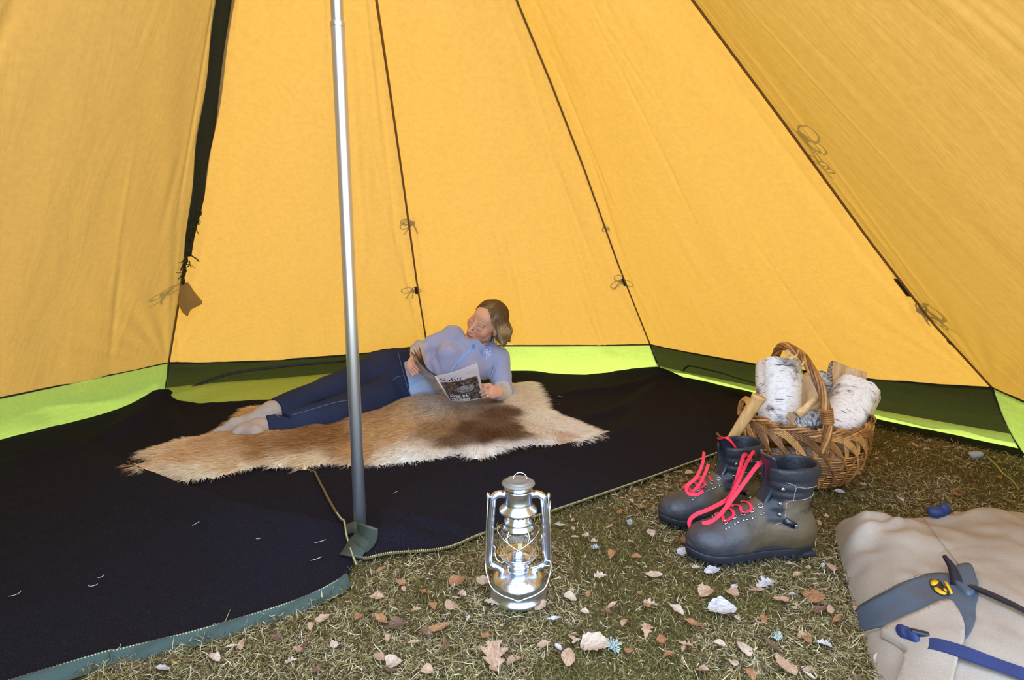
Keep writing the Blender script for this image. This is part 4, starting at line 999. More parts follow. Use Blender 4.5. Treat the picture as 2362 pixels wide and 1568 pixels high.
# ---- fleece jacket
HEM_P = aty(940, 868, 2.95); TAX = norm(J['chest']-J['pelvis'])
def folds(P, amp, s=1.0): return amp*vnoise(P*np.array([9, 9, 16], np.float32)*s, 1.0)+amp*.4*vnoise(P*np.array([30, 18, 30], np.float32)*s, 1.0)
def jacket_sdf(P):
    d = torso_d(P, .008)
    d = smin(d, s_ell(P, aty(1033, 811, 2.985), (.062, .058, .058)), .035)
    d = smin(d, s_ell(P, aty(1088, 852, 2.985), (.064, .058, .058)), .035)
    aR = limb_d(P, [J['shR'], J['elR'], lerp(J['elR'], J['wrR'], .80)], [.058, .046, .037]); aL = limb_d(P, [J['shL'], J['elL'], lerp(J['elL'], J['wrL'], .78)], [.062, .050, .038])
    d = smin(d, aR, .014); d = smin(d, aL, .014)
    nk = s_cone(P, J['chest']+np.array([.02, 0, .02]), J['neck']+UP*.035, .082, .066); d = smin(d, nk, .035)
    d = d+folds(P, .0085)
    # creases across the belly and under the right arm
    ph = (P-HEM_P.astype(np.float32))@TAX.astype(np.float32)
    d = d+.005*np.exp(-((ph-.10)/.05)**2)*np.sin(ph*95+6*vnoise(P, 5))
    cut = -(ph-.0)+.006*vnoise(P, 14); d = smax(d, cut, .008)
    # collar opening
    op = s_cone(P, J['neck']+UP*.015, J['neck']+UP*.12, .054, .056); d = smax(d, -op, .006)
    top = (P-(J['neck']+UP*.056+FW*.0).astype(np.float32))@norm(UP*.9-FW*.25).astype(np.float32); rr = s_cone(P, J['neck']-UP*.05, J['neck']+UP*.2, .085, .085)
    return np.where(rr < 0, smax(d, top, .005), d)
jacket_base = jacket_sdf
def march(px, py):
    r = norm(_ray(px, py)); o = np.array([0, 0, CAM_H]); t = 2.5
    for _ in range(60):
        d = float(jacket_base((o+r*t)[None].astype(np.float32))[0]); t += max(d*.7, -.01)
        if abs(d) < .0008 or t > 3.6: break
    return o+r*t
CREASE = [march_l for march_l in ([march(x, y) for x, y in L] for L in ([(1066, 794), (1050, 787), (1034, 790), (1024, 798)], [(1084, 812), (1064, 802), (1048, 799)], [(1001, 818), (1009, 838), (1016, 858)], [(986, 832), (994, 850), (1000, 868)], [(1143, 838), (1136, 854), (1131, 874)], [(1014, 800), (1002, 812), (993, 828)], [(1128, 884), (1100, 876), (1066, 868)], [(1150, 886), (1160, 892), (1171, 896)]))]
def jacket_sdf(P):
    d = jacket_base(P)
    for L in CREASE: d = smax(d, -(chain(P, L, [.004]+[.009]*(len(L)-2)+[.004])), .016)
    return d
jl = np.array([J[k] for k in ('shR', 'shL', 'elR', 'elL', 'wrR', 'wrL', 'hipR', 'hipL', 'neck')])
jv, jf = surf(jacket_sdf, jl.min(0)-.13, jl.max(0)+.10, .0052)
jv[:, 2] = np.maximum(jv[:, 2], .018)
def jacket_col(V):
    Vf = V.astype(np.float32)
    base = np.array(srgb(148, 156, 192)[:3]); pale = np.array(srgb(158, 176, 212)[:3]); grey = np.array(srgb(186, 180, 186)[:3]); lav = np.array(srgb(160, 158, 188)[:3])
    ph = (V-HEM_P)@TAX; c = np.tile(base, (len(V), 1))
    t_ = (1-sstep(.06, .17, ph))[:, None]; c = c*(1-t_)+pale*t_
    for e_, w_, s0 in (('elR', 'wrR', .10), ('elL', 'wrL', .12)):
        d_ = J[w_]-J[e_]; h_ = ((V-J[e_])@d_)/(d_@d_); near = s_cone(Vf, J[e_], J[w_], .062, .05) < 0.004
        m_ = (sstep(s0-.03, s0+.03, h_)*near)[:, None]; c = c*(1-m_)+grey*m_
        ring = (np.exp(-((h_-s0)/.035)**2)*near)[:, None]*.6; c = c*(1-ring)+np.array(srgb(86, 92, 130)[:3])*ring
    m_ = np.clip(sstep(.33, .36, ((V-J['shL'])@norm(J['shR']-J['shL'])+.1))*.0, 0, 1)[:, None]
    rt = np.exp(-(np.linalg.norm(V-aty(1010, 792, 3.0), axis=1)/.12)**2)[:, None]*.7; c = c*(1-rt)+lav*rt
    nk_ = (np.exp(-(np.abs((V-J['neck'])@UP-.022)/.018)**2)*(np.linalg.norm(V-J['neck'], axis=1) < .085))[:, None]*.6; c = c*(1-nk_)+np.array(srgb(104, 128, 196)[:3])*nk_
    return c
M_FLEECE = mat('blue_fleece', rough=.92, spec=.15, vc=True, Sheen_Weight=.3); bumpy(M_FLEECE, 260, .5, .003)
jacket = part('fleece_jacket', jv, jf, M_FLEECE, person, cols=jacket_col(jv), label='pale blue fleece jacket with grey forearms')
jb = bvh_of(jv, jf)
def onto(px, py, off=.002, tree=None):
    r = _ray(px, py); o = Vector((0, 0, CAM_H)); h = (tree or jb).ray_cast(o, Vector(r).normalized())
    if h[0] is None: return None, None
    n_ = np.array(h[1]); n_ = n_ if n_@r < 0 else -n_
    return np.array(h[0])+n_*off, n_
def decal(name, pix, w, th, mt, parent, tree=None, n=40, label=None, sm=True):
    L = smooth_path([(x, y, 0) for x, y in pix], n) if sm else np.array([(x, y, 0) for x, y in pix], float)
    pn = [onto(x, y, .0015, tree) for x, y, _ in L]; pn = [q for q in pn if q[0] is not None]
    if len(pn) < 3: return None
    P = np.array([q[0] for q in pn]); Nn = np.array([q[1] for q in pn])
    if sm:
        for _ in range(2): P[1:-1] = (P[:-2]+2*P[1:-1]+P[2:])/4
    V, Fc = ribbon(P, w, th, Nn); return (V, Fc) if parent is None else part(name, V, Fc, mt, parent, label=label)
def collar():
    ax = norm(HC-J['neck']+FW*.015); f0 = norm(FW-ax*(FW@ax)); l0 = np.cross(ax, f0); c0 = J['neck']+ax*.012-FW*.004
    th = np.linspace(R(9), R(351), 60); hz = np.linspace(0, 1, 7); ro = []
    for inner in (0, 1):
        T, Hh = np.meshgrid(th, hz, indexing='ij'); r_ = .068-.006*Hh+.0015*np.sin(T*5)-.006*inner; hgt = (-.035+.075*Hh)+.004*np.sin(T*3)-.016*np.cos(T)*Hh
        ro.append(c0+(r_*np.cos(T)*1.04)[..., None]*f0+(r_*np.sin(T)*.96)[..., None]*l0+hgt[..., None]*ax)
    A, B = ro; n = 60*7; V = np.concatenate([A.reshape(-1, 3), B.reshape(-1, 3)]); q = grid_faces(60, 7); top = np.arange(60)*7+6; e = np.stack([top[:-1], top[1:], top[1:]+n, top[:-1]+n], -1)
    s0 = np.arange(6); e1 = np.stack([s0, s0+1, s0+1+n, s0+n], -1); e2 = e1+59*7
    c = np.concatenate([np.tile(np.array(srgb(140, 152, 196)[:3]), (n, 1)), np.tile(np.array(srgb(96, 122, 190)[:3]), (n, 1))])
    part('collar', V, [np.concatenate([q, q[:, ::-1]+n, e, e1, e2])], M_FLEECE, jacket, cols=c, label='stand-up collar with blue lining')
collar()
M_ZIP = mat('light_blue_zip', srgb(122, 178, 240), .5)
decal('zipper', [(1093, 799), (1079, 813), (1066, 826), (1052, 840), (1044, 852), (1037, 862)], .009, .002, M_ZIP, jacket, label='light blue zip down the front')
decal('zipper', [(980, 872), (970, 876), (955, 882), (941, 889)], .007, .003, M_ZIP, jacket)
p_, n_ = onto(1092, 799, .004); V, Fc = box(p_, (.012, .008, .02), None, .002); part('zip_pull', V, Fc, mat('zip_pull_blue', srgb(50, 130, 220), .35), jacket)
em = [decal('', [(1125+5.2*math.cos(a)+4.6*math.cos(b), 813+5.2*math.sin(a)+3.4*math.sin(b)) for b in np.linspace(0, 6.28, 14)], .0028, .001, None, None) for a in (0.3, 1.5, 2.8, 3.9, 5.2)]
em += [decal('', [(1122, 820), (1121, 826), (1123, 832)], .0028, .001, None, None, n=8)]
V, Fc = merge([e for e in em if e]); part('emblem', V, Fc, mat('pale_emblem', srgb(196, 210, 246), .7), jacket, label='pale flower outline emblem on the chest')
sm_ = mat('dark_seam', srgb(92, 96, 138), .9)
for L in ([(1140, 842), (1134, 856), (1130, 872)],): decal('seam', L, .002, .0015, sm_, jacket, n=16)
# ---- jeans
def jeans_sdf(P):
    d = limb_d(P, [lerp(J['shR'], J['hipR'], .80), J['hipR'], J['kneeR'], J['ankR']], [.086, .108, .070, .053])
    d2 = limb_d(P, [lerp(J['shL'], J['hipL'], .82), J['hipL'], J['kneeL'], J['ankL']], [.088, .108, .070, .051])
    d = smin(d, d2, .010)
    d = smin(d, s_cone(P, J['pelvis'], lerp(J['pelvis'], J['chest'], .25), .110, .104), .05)
    d = d+folds(P, .004, .9)
    kd = np.minimum(np.linalg.norm(P-J['hipR'].astype(np.float32), axis=1), np.linalg.norm(P-J['hipL'].astype(np.float32), axis=1))
    ax = norm(J['hipR']-J['kneeR']).astype(np.float32); d = d+.004*np.exp(-(kd/.16)**2)*np.sin(P@ax*70+3*vnoise(P, 7))
    for a_, k_ in (('ankR', 'kneeR'), ('ankL', 'kneeL')):
        ax2 = norm(J[a_]-J[k_]).astype(np.float32); other = 'ankL' if a_ == 'ankR' else 'ankR'
        near = np.linalg.norm(P-J[a_].astype(np.float32), axis=1) < np.linalg.norm(P-J[other].astype(np.float32), axis=1)
        cut = (P-J[a_].astype(np.float32))@ax2; d = np.where(near, smax(d, cut, .004), d)
    wcut = (P-(HEM_P+TAX*.05).astype(np.float32))@TAX.astype(np.float32)
    return smax(d, wcut, .01)
kl = np.array([J[k] for k in ('hipR', 'hipL', 'kneeR', 'kneeL', 'ankR', 'ankL', 'pelvis')])
dv, df_ = surf(jeans_sdf, kl.min(0)-.15, kl.max(0)+.17, .0068)
dv[:, 2] = np.maximum(dv[:, 2], .016)
dc = np.array(srgb(40, 46, 70)[:3])*(1+.22*fbm(dv, 9, 2))[:, None]
M_DENIM = mat('dark_denim', rough=.9, spec=.15, vc=True); bumpy(M_DENIM, 500, .4, .002, 2, (1, 1, 2))
jeans = part('jeans', dv, df_, M_DENIM, person, cols=dc, label='dark blue denim jeans')
jtree = bvh_of(dv, df_); M_ST = mat('pale_denim_stitch', srgb(92, 108, 156), .9)
for L in ([(633, 930), (632, 942), (637, 956), (643, 962)], [(618, 975), (617, 988), (621, 999)], [(672, 958), (700, 950), (740, 938), (780, 927), (800, 924)], [(918, 812), (925, 840), (936, 880), (948, 920)], [(905, 878), (915, 870), (932, 866)]):
    decal('stitching', L, .0024, .0014, M_ST, jeans, jtree, 24)
# ---- socks
def sock(ank, knee, toe, heel, name):
    def f(P):
        d = s_cone(P, lerp(J[ank], J[knee], .12), ank_e, .040, .036)
        d = smin(d, s_cone(P, ank_e, heel, .036, .030), .025); d = smin(d, s_cone(P, ank_e, ball, .034, .030), .03)
        d = smin(d, s_cone(P, heel, ball, .026, .026), .02); d = smin(d, s_cone(P, ball, toe, .029, .019), .02)
        return d+.0018*vnoise(P, 55)+.0015*vnoise(P, 22)
    ank_e = J[ank]+(J[ank]-J[knee])*.10; ball = lerp(ank_e, toe, .66)
    pts = np.array([J[ank], ank_e, toe, heel, ball]); V, Fc = surf(f, pts.min(0)-.07, pts.max(0)+.07, .0042); V[:, 2] = np.maximum(V[:, 2], .014)
    c = np.tile(np.array(srgb(172, 158, 150)[:3]), (len(V), 1))*(1+.06*vnoise(V, 90))[:, None]
    part(name, V, Fc, M_SOCK, person, cols=c, label='grey beige wool sock')
M_SOCK = mat('grey_wool', rough=.95, spec=.1, vc=True); bumpy(M_SOCK, 320, .6, .003)
sock('ankR', 'kneeR', aty(502, 998, 2.40), aty(578, 992, 2.42), 'sock')
sock('ankL', 'kneeL', aty(545, 1000, 2.36), aty(590, 996, 2.36), 'sock')
# ================================================================ magazine
def magazine():
    root = empty('magazine', tuple(aty(1037, 923, 2.80)), 'open nature magazine held by the reading person', 'magazine')
    sb, st = aty(1037, 923, 2.80), aty(1004, 868, 2.62)
    rb, rt = aty(1117, 919, 2.845), aty(1103, 850, 2.665); lb, lt = aty(968, 862, 2.885), aty(947, 810, 2.76)
    nu, nv = 24, 16; s = np.linspace(0, 1, nu); t = np.linspace(0, 1, nv)
    def page(ob, ot, bow, lift=0.0, curl=0.0):
        S, T = np.meshgrid(s, t, indexing='ij'); S_, T_ = S[..., None], T[..., None]
        P = (sb*(1-T_)+st*T_)*(1-S_)+(ob*(1-T_)+ot*T_)*S_
        n_ = np.cross(ob-sb, st-sb); n_ = norm(n_); n_ = -n_ if n_[1] > 0 else n_          # towards the camera
        P = P+n_*(bow*np.sin(np.pi*np.clip(S*1.2, 0, 1))**1*(1-.4*S)-lift*(S**.5)+curl*T*S*S)[..., None]
        return P, n_, S, T
    mp = mat('magazine_paper', srgb(232, 228, 232), .35, spec=.5)
    # text block of pages: a few sheets behind each cover
    covP, nR, S, T = page(rb, rt, .012)
    for k in range(3):
        Pk, _, _, _ = page(rb, rt, .012-.003*k, .004+.003*k, -.01*k); Q = Pk.reshape(-1, 3)-nR*.002; part('page', Q, grid_faces(nu, nv), mp, root)
    img = cover_mat(); uv = np.stack([S, T], -1).reshape(-1, 2)
    cov = part('front_cover', covP.reshape(-1, 3), grid_faces(nu, nv), img, root, uv=uv, label='front cover with a bird photograph and title')
    bkP, nL, S2, T2 = page(lb, lt, .010); part('back_cover', bkP.reshape(-1, 3), grid_faces(nu, nv), backcover_mat(), root, uv=np.stack([S2, T2], -1).reshape(-1, 2), label='back cover with grey printed columns')
    for k in range(4):
        Pk, _, _, _ = page(lb, lt, .010+.004*k, .005*k, .0-.009*k); Q = Pk.reshape(-1, 3)-nL*(.002+.002*k); part('page', Q, grid_faces(nu, nv), mp if k % 2 == 0 else mat('grey_page', srgb(120, 116, 116), .4), root)
    V, Fc = tube(np.array([sb, (sb+st)/2, st]), .003, 6); part('spine', V, Fc, mp, root)
    # lettering printed on the cover
    def cov_pt(u, v, off=.0012):
        x = np.clip(u, 0, 1)*(nu-1); y = np.clip(v, 0, 1)*(nv-1); i = np.minimum(x.astype(int), nu-2); j = np.minimum(y.astype(int), nv-2); fx = (x-i)[:, None]; fy = (y-j)[:, None]
        return (covP[i, j]*(1-fx)+covP[i+1, j]*fx)*(1-fy)+(covP[i, j+1]*(1-fx)+covP[i+1, j+1]*fx)*fy+nR*off
    def text(body, u0, v0, w, h, mt, name, bold=0.0):
        V, Fc = text_mesh(body, bold); mn, mxx = V.min(0), V.max(0); q = (V-mn)/(mxx-mn)
        P = cov_pt(u0+q[:, 0]*w, v0+q[:, 1]*h); part(name, P, Fc, mt, cov, smooth=False)
    ink = mat('black_ink', srgb(28, 26, 30), .5); wht = mat('white_ink', srgb(240, 240, 244), .5)
    V, Fc = serif_title(); P = cov_pt(.055+V[:, 0]*.55, .805+V[:, 1]*.115); part('title_lettering', P, Fc, ink, cov, smooth=False, label='black serif title reading Natur')
    text('ÅTER PÅ', .07, .165, .52, .115, wht, 'headline', .045); text('TRONEN', .07, .045, .52, .085, wht, 'headline', .045)
    yl = mat('yellow_print', srgb(232, 222, 110), .6)
    text('•', .745, .775, .035, .035, yl, 'print_mark')
    text('SVERIGES NATUR', .70, .925, .2, .014, ink, 'small_print'); text('sveriges', .27, .935, .18, .014, ink, 'small_print')
def text_mesh(body, bold=0.0):
    cu = bpy.data.curves.new('txt', 'FONT'); cu.body = body; cu.size = 1; cu.offset = bold; cu.resolution_u = 3
    o = bpy.data.objects.new('txt', cu); COL.objects.link(o); dg = bpy.context.evaluated_depsgraph_get(); me = o.evaluated_get(dg).to_mesh()
    V = np.array([v.co[:] for v in me.vertices]); d = {}
    for p in me.polygons: d.setdefault(len(p.vertices), []).append(list(p.vertices))
    o.evaluated_get(dg).to_mesh_clear(); bpy.data.objects.remove(o); bpy.data.curves.remove(cu)
    return V, [np.array(v) for v in d.values()]
def serif_title():
    "Natur in a high-contrast serif, unit box 0..1 x 0..1"
    ps = []
    def stroke(pts, w):
        P = smooth_path([(x, y, 0) for x, y in pts], 14 if len(pts) > 2 else 2); wv = np.interp(np.linspace(0, 1, len(P)), np.linspace(0, 1, len(w)), w)
        T = np.gradient(P, axis=0); T /= np.linalg.norm(T, axis=1)[:, None]; Nn = np.stack([-T[:, 1], T[:, 0], 0*T[:, 0]], -1)
        V = np.stack([P-Nn*wv[:, None]/2, P+Nn*wv[:, None]/2], 1).reshape(-1, 3); i = np.arange(len(P)-1)[:, None]*2; ps.append((V, [i+np.array([[0, 2, 3, 1]])]))
    def bar(x, y0, y1, w): ps.append((np.array([[x-w/2, y0, 0], [x+w/2, y0, 0], [x+w/2, y1, 0], [x-w/2, y1, 0]]), [np.array([[0, 1, 2, 3]])]))
    def serif(x, y, w): ps.append((np.array([[x-w/2, y, 0], [x+w/2, y, 0], [x+w/2, y+.035, 0], [x-w/2, y+.035, 0]]), [np.array([[0, 1, 2, 3]])]))
    bar(.045, 0, 1, .012); serif(.045, 0, .07); stroke([(.02, .98), (.06, .95), (.225, .03)], [.03, .05, .06]); bar(.225, 0, 1, .012); serif(.225, .965, .07)
    bar(.415, .02, .48, .045); stroke([(.31, .52), (.35, .66), (.40, .62), (.415, .45)], [.03, .015, .02, .045]); stroke([(.41, .36), (.34, .30), (.31, .16), (.345, .02), (.40, .10)], [.012, .02, .05, .02, .012]); serif(.435, 0, .05)
    bar(.52, .06, .90, .045); serif(.52, .62, .11); stroke([(.515, .12), (.535, .0), (.575, .06)], [.045, .03, .012])
    bar(.64, .10, .66, .045); stroke([(.64, .14), (.66, 0), (.71, .02), (.76, .16)], [.045, .03, .018, .012]); bar(.77, 0, .66, .045); serif(.63, .63, .05); serif(.755, .63, .05); serif(.785, 0, .05)
    bar(.87, 0, .66, .045); serif(.87, 0, .10); serif(.855, .63, .05); stroke([(.885, .40), (.905, .60), (.945, .66)], [.012, .014, .02]); ps.append(blob((.955, .58, 0), (.03, .06, .001), 10, 4))
    return merge(ps)
def cover_mat():
    m = mat('magazine_cover', rough=.3, spec=.5); n = N(m); uv = n.attr('UVp').outputs['Vector']
    sx = n.new('SeparateXYZ'); n.link(uv, sx.inputs[0]); x, y = sx.outputs[0], sx.outputs[1]
    mp = n.new('Mapping'); mp.inputs['Scale'].default_value = (7, 7, 1); n.link(uv, mp.inputs['Vector'])
    f = n.noise(mp.outputs[0], 1.5, 6, .7, 1.6); g = n.noise(mp.outputs[0], .7, 2, .5)
    twig = n.ramp(f, [(.30, srgb(20, 18, 24)), (.46, srgb(48, 42, 44)), (.56, srgb(126, 110, 100)), (.66, srgb(196, 186, 180))])
    brown = n.mix(n.ramp(g, [(.45, (0, 0, 0, 1)), (.6, (.5, .5, .5, 1))]), twig, srgb(120, 84, 56))
    # pale bird body in the middle right of the picture
    dx = n.math('MULTIPLY', n.math('SUBTRACT', x, .58), 3.4); dy = n.math('MULTIPLY', n.math('SUBTRACT', y, .45), 6.0)
    rr = n.math('ADD', n.math('MULTIPLY', dx, dx), n.math('MULTIPLY', dy, dy)); bird = n.math('LESS_THAN', n.math('ADD', rr, n.math('MULTIPLY', f, .8)), 1.0)
    pic = n.mix(n.math('MULTIPLY', bird, .75), brown, n.ramp(f, [(.35, srgb(60, 64, 78)), (.6, srgb(206, 206, 214))]))
    inx = n.math('MULTIPLY', n.math('GREATER_THAN', x, .035), n.math('LESS_THAN', x, .94)); iny = n.math('MULTIPLY', n.math('GREATER_THAN', y, .03), n.math('LESS_THAN', y, .775))
    n.link(n.mix(n.math('MULTIPLY', inx, iny), srgb(232, 228, 234), pic), n.b.inputs['Base Color']); return m
def backcover_mat():
    m = mat('magazine_back', rough=.35, spec=.5); n = N(m); uv = n.attr('UVp').outputs['Vector']
    mp = n.new('Mapping'); mp.inputs['Scale'].default_value = (2.5, 9, 1); n.link(uv, mp.inputs['Vector'])
    f = n.noise(mp.outputs[0], 1.6, 4, .7, .5); n.link(n.ramp(f, [(.36, srgb(70, 66, 66)), (.48, srgb(168, 162, 160)), (.6, srgb(222, 218, 220))]), n.b.inputs['Base Color']); return m
magazine()
# ================================================================ storm lantern
def lantern():
    C = at(1195, 1380); zf = lambda py: float(aty(1195, py, C[1])[2])
    root = empty('storm_lantern', tuple(C), 'silver storm lantern with glass globe standing on the grass', 'lantern'); SCL = .965
    mt = mat('tinned_steel', srgb(216, 224, 242), .24, 1.0); n = N(mt); n.bump(n.noise(n.coords('Object'), 45, 2), .06, .003)
    cap = mat('dull_tin_cap', srgb(136, 132, 128), .55, .6); n = N(cap); n.bump(n.noise(n.coords('Object'), 160, 3), .2, .001)
    wire = mat('bright_wire', srgb(235, 236, 240), .15, 1.0)
    L = lambda prof, name, m=mt, seg=56: part(name, lathe(prof, seg, C)[0], lathe(prof, seg, C)[1], m, root)
    z = {k: zf(v) for k, v in dict(lt=1091, lr=1107, lb=1121, c0=1129, c1=1156, fl=1170, nk=1182, nb=1196, dr=1208, db=1219, gb=1292, bp=1283, tk=1312, sh=1342, b0=1352, b1=1376, b2=1384).items()}
    z0 = .008
    # fount (tank) with base ring
    tk = L([(0, z0), (.064, z0), (.0695, z0+.003), (.0700, z0+.008), (.0680, z0+.013), (.0650, z0+.018), (.0635, z0+.032), (.0645, z0+.040), (.0640, z0+.046), (.0600, z0+.053), (.052, z0+.060), (.040, z0+.067), (.030, z0+.071), (.0265, z0+.073), (.0262, z0+.078), (.0280, z0+.080), (.0280, z0+.083), (.0250, z0+.085), (.0245, z0+.091), (0, z0+.092)], 'fount')
    zb = z0+.091
    L([(.0, zb), (.030, zb), (.034, zb+.003), (.044, zb+.016), (.0445, zb+.019), (.040, zb+.018), (.028, zb+.010), (0, zb+.010)], 'globe_plate')
    bn = L([(.014, zb+.008), (.0165, zb+.014), (.0160, zb+.022), (.011, zb+.029), (.004, zb+.031), (0, zb+.031)], 'burner_cone')
    V, Fc = box(C+np.array([.004, 0, zb+.036]), (.010, .003, .014), None, .0005); part('wick', V, Fc, mat('pale_wick', srgb(214, 200, 150), .9), bn)
    gt = zb+.096                                              # top of the globe
    g = mat('clear_glass', (1, 1, 1, 1), .0, 0, .5, Transmission_Weight=1.0, IOR=1.25)
    prof = [(.031, zb+.016), (.039, zb+.024), (.0455, zb+.038), (.0480, zb+.054), (.0468, zb+.068), (.042, zb+.082), (.034, zb+.094), (.029, zb+.100)]
    pr = smooth_path([(a, 0, b) for a, b in prof], 28)[:, [0, 2]]
    inner = pr[::-1].copy(); inner[:, 0] -= .0014
    V, Fc = lathe(np.concatenate([pr, inner, pr[:1]]), 56, C); part('glass_globe', V, Fc, g, root)
    L([(.034, gt-.010), (.0395, gt-.012), (.0400, gt-.008), (.036, gt-.002), (.034, gt+.004), (.0345, gt+.006), (.030, gt+.010), (.0285, gt+.012), (.0285, gt+.030), (.026, gt+.030)], 'globe_hood')
    for a in np.linspace(0, 2*np.pi, 16, endpoint=False):
        V, Fc = blob(C+np.array([.0285*math.cos(a), .0285*math.sin(a), gt+.021]), (.0018, .0018, .0018), 8, 6); part('vent_hole', V, Fc, M_BLACK, root)
    f0 = gt+.030
    L([(.028, f0+.006), (.0445, f0+.000), (.0455, f0+.003), (.0440, f0+.006), (.033, f0+.017), (.0318, f0+.019), (.0325, f0+.022), (.0312, f0+.025), (.0312, f0+.046), (.0340, f0+.050), (.0345, f0+.053), (.0320, f0+.055), (.029, f0+.053), (.026, f0+.050)], 'chimney')
    for a in np.linspace(0, 2*np.pi, 22, endpoint=False):
        V, Fc = blob(C+np.array([.0332*math.cos(a), .0332*math.sin(a), f0+.0555]), (.0016, .0016, .0014), 6, 4); part('perforation', V, Fc, M_BLACK, root)
    c0 = f0+.053
    L([(.027, c0-.004), (.029, c0+.004), (.027, c0+.006), (.0265, c0+.013)], 'cap_neck')
    cp = L([(.0, c0+.012), (.030, c0+.011), (.0375, c0+.013), (.0390, c0+.0145), (.0385, c0+.0165), (.034, c0+.0190), (.0305, c0+.0205), (.0300, c0+.0225), (.0260, c0+.0235), (.0248, c0+.0222), (.012, c0+.0240), (0, c0+.0245)], 'cap', cap)
    a = np.linspace(-.15, np.pi+.15, 20); top = C+np.array([0.004, 0, c0+.0235]); P = top+np.stack([.0155*np.cos(a), .004*np.sin(a), .014*np.sin(a)+.002], -1)
    V, Fc = tube(P, .0011, 6); part('lift_ring', V, Fc, wire, cp)
    V, Fc = box(top+np.array([-.004, -.004, -.0005]), (.006, .003, .003), None, .0008); part('ring_lug', V, Fc, cap, cp)
    # side tubes
    ztop = f0+.040; zlow = z0+.080
    for s in (-1, 1):
        P = smooth_path([C+np.array(q) for q in ((s*.030, 0, ztop), (s*.046, 0, ztop+.001), (s*.0575, 0, ztop-.006), (s*.0605, 0, ztop-.020), (s*.064, 0, ztop-.06), (s*.0675, 0, zlow+.040), (s*.0690, 0, zlow+.016), (s*.0650, 0, zlow+.004), (s*.052, 0, zlow-.004), (s*.036, 0, zlow-.014))], 60)
        V, Fc = tube(P, .0088, 14, up=(0, 1, 0)); t_ = part('side_tube', V, Fc, mt, root)
        V, Fc = tube(P[8:52]+np.array([0, -.0092, 0]), .0018, 6); part('tube_bead', V, Fc, mt, t_)
        V, Fc = lathe([(0, -.004), (.0062, -.004), (.0062, .004), (0, .004)], 16, C+np.array([s*.070, -.004, ztop-.002]), (1, 0, 0)); part('bail_ear', V, Fc, mt, t_)
    # bail handle hanging down in front
    bz = z0+.052
    pts = [(-.071, -.006, ztop+.008), (-.0705, -.012, ztop-.01), (-.0735, -.022, ztop-.06), (-.076, -.034, zlow+.03), (-.0735, -.044, zlow+.006), (-.062, -.060, bz+.008), (-.040, -.072, bz-.004), (-.014, -.0785, bz-.011), (0, -.080, bz-.015), (.014, -.0785, bz-.011), (.040, -.072, bz-.004), (.062, -.060, bz+.008), (.0735, -.044, zlow+.006), (.076, -.034, zlow+.03), (.0735, -.022, ztop-.06), (.0705, -.012, ztop-.01), (.071, -.006, ztop+.008)]
    V, Fc = tube(smooth_path([C+np.array(p) for p in pts], 110), .0015, 8); part('bail_handle', V, Fc, wire, root)
    # wire guard: two crossed hoops and two uprights round the globe
    ga = np.linspace(0, 2*np.pi, 60, endpoint=False)
    for k in (0, 1):
        sg = 1 if k else -1; r_ = .0495; P = C+np.stack([r_*np.cos(ga), r_*np.sin(ga)*1.0, zb+.052+sg*.030*np.cos(ga)], -1)
        V, Fc = tube(P, .0012, 6, closed=True); part('globe_guard', V, Fc, wire, root)
    for a_ in (R(-125), R(-55), R(55), R(125)):
        P = C+np.array([(rr*math.cos(a_), rr*math.sin(a_), zz) for rr, zz in ((.040, zb+.020), (.0475, zb+.034), (.0500, zb+.054), (.046, zb+.074), (.038, zb+.090))])
        V, Fc = tube(smooth_path(P, 16), .001, 6); part('globe_guard', V, Fc, wire, root)
    P = smooth_path([C+np.array(p) for p in ((-.058, -.012, zb+.045), (-.0545, -.014, zb+.040), (-.055, -.016, zb+.028), (-.050, -.020, zb+.014), (-.040, -.026, zb+.010), (-.033, -.026, zb+.012))], 24)
    V, Fc = tube(P, .0016, 6); part('lift_lever', V, Fc, wire, root)
    P = smooth_path([C+np.array(p) for p in ((.028, -.03, zb-.002), (.050, -.026, zb+.001), (.070, -.022, zb-.001), (.076, -.022, zb+.004), (.073, -.021, zb+.011), (.066, -.020, zb+.012), (.060, -.014, zb+.030), (.055, -.008, zb+.07))], 40)
    V, Fc = tube(P, .0015, 6); part('wick_crank', V, Fc, wire, root)
    a = np.linspace(0, 2*np.pi, 30, endpoint=False); P = C+np.stack([.074+.002*np.sin(a), .010+.012*np.cos(a), ztop-.040+.019*np.sin(a)], -1)
    V, Fc = tube(P, .0013, 6, closed=True); part('carry_ring', V, Fc, wire, root)
    # raised lettering on the shoulder of the fount
    def raised(body, mid, span, name):
        V, Fc = text_mesh(body, .015); mn, mx = V.min(0), V.max(0); q = (V-mn)/(mx-mn)
        ang = R(-90)+mid+(q[:, 0]-.5)*span; t_ = q[:, 1]; rr = .0555-.0125*t_; zz = z0+.0600+.0072*t_
        P = C+np.stack([rr*np.cos(ang), rr*np.sin(ang), zz], -1); part(name, P, Fc, wire, tk, smooth=False, label='raised maker lettering')
    raised('FEUER', R(-31), R(34), 'raised_letters'); raised('HAND', R(31), R(34), 'raised_letters')
    for r_ in (.0085, .0045):
        a = np.linspace(0, 2*np.pi, 28, endpoint=False); rr = .0495+.0; P = np.stack([r_*np.cos(a), -(rr+r_*np.sin(a)*-.85), z0+.0632+r_*.55*np.sin(a)], -1)+C
        V, Fc = tube(P, .0008, 5, closed=True); part('raised_emblem', V, Fc, wire, tk)
lantern()
bpy.data.objects['storm_lantern'].scale = (.965,)*3
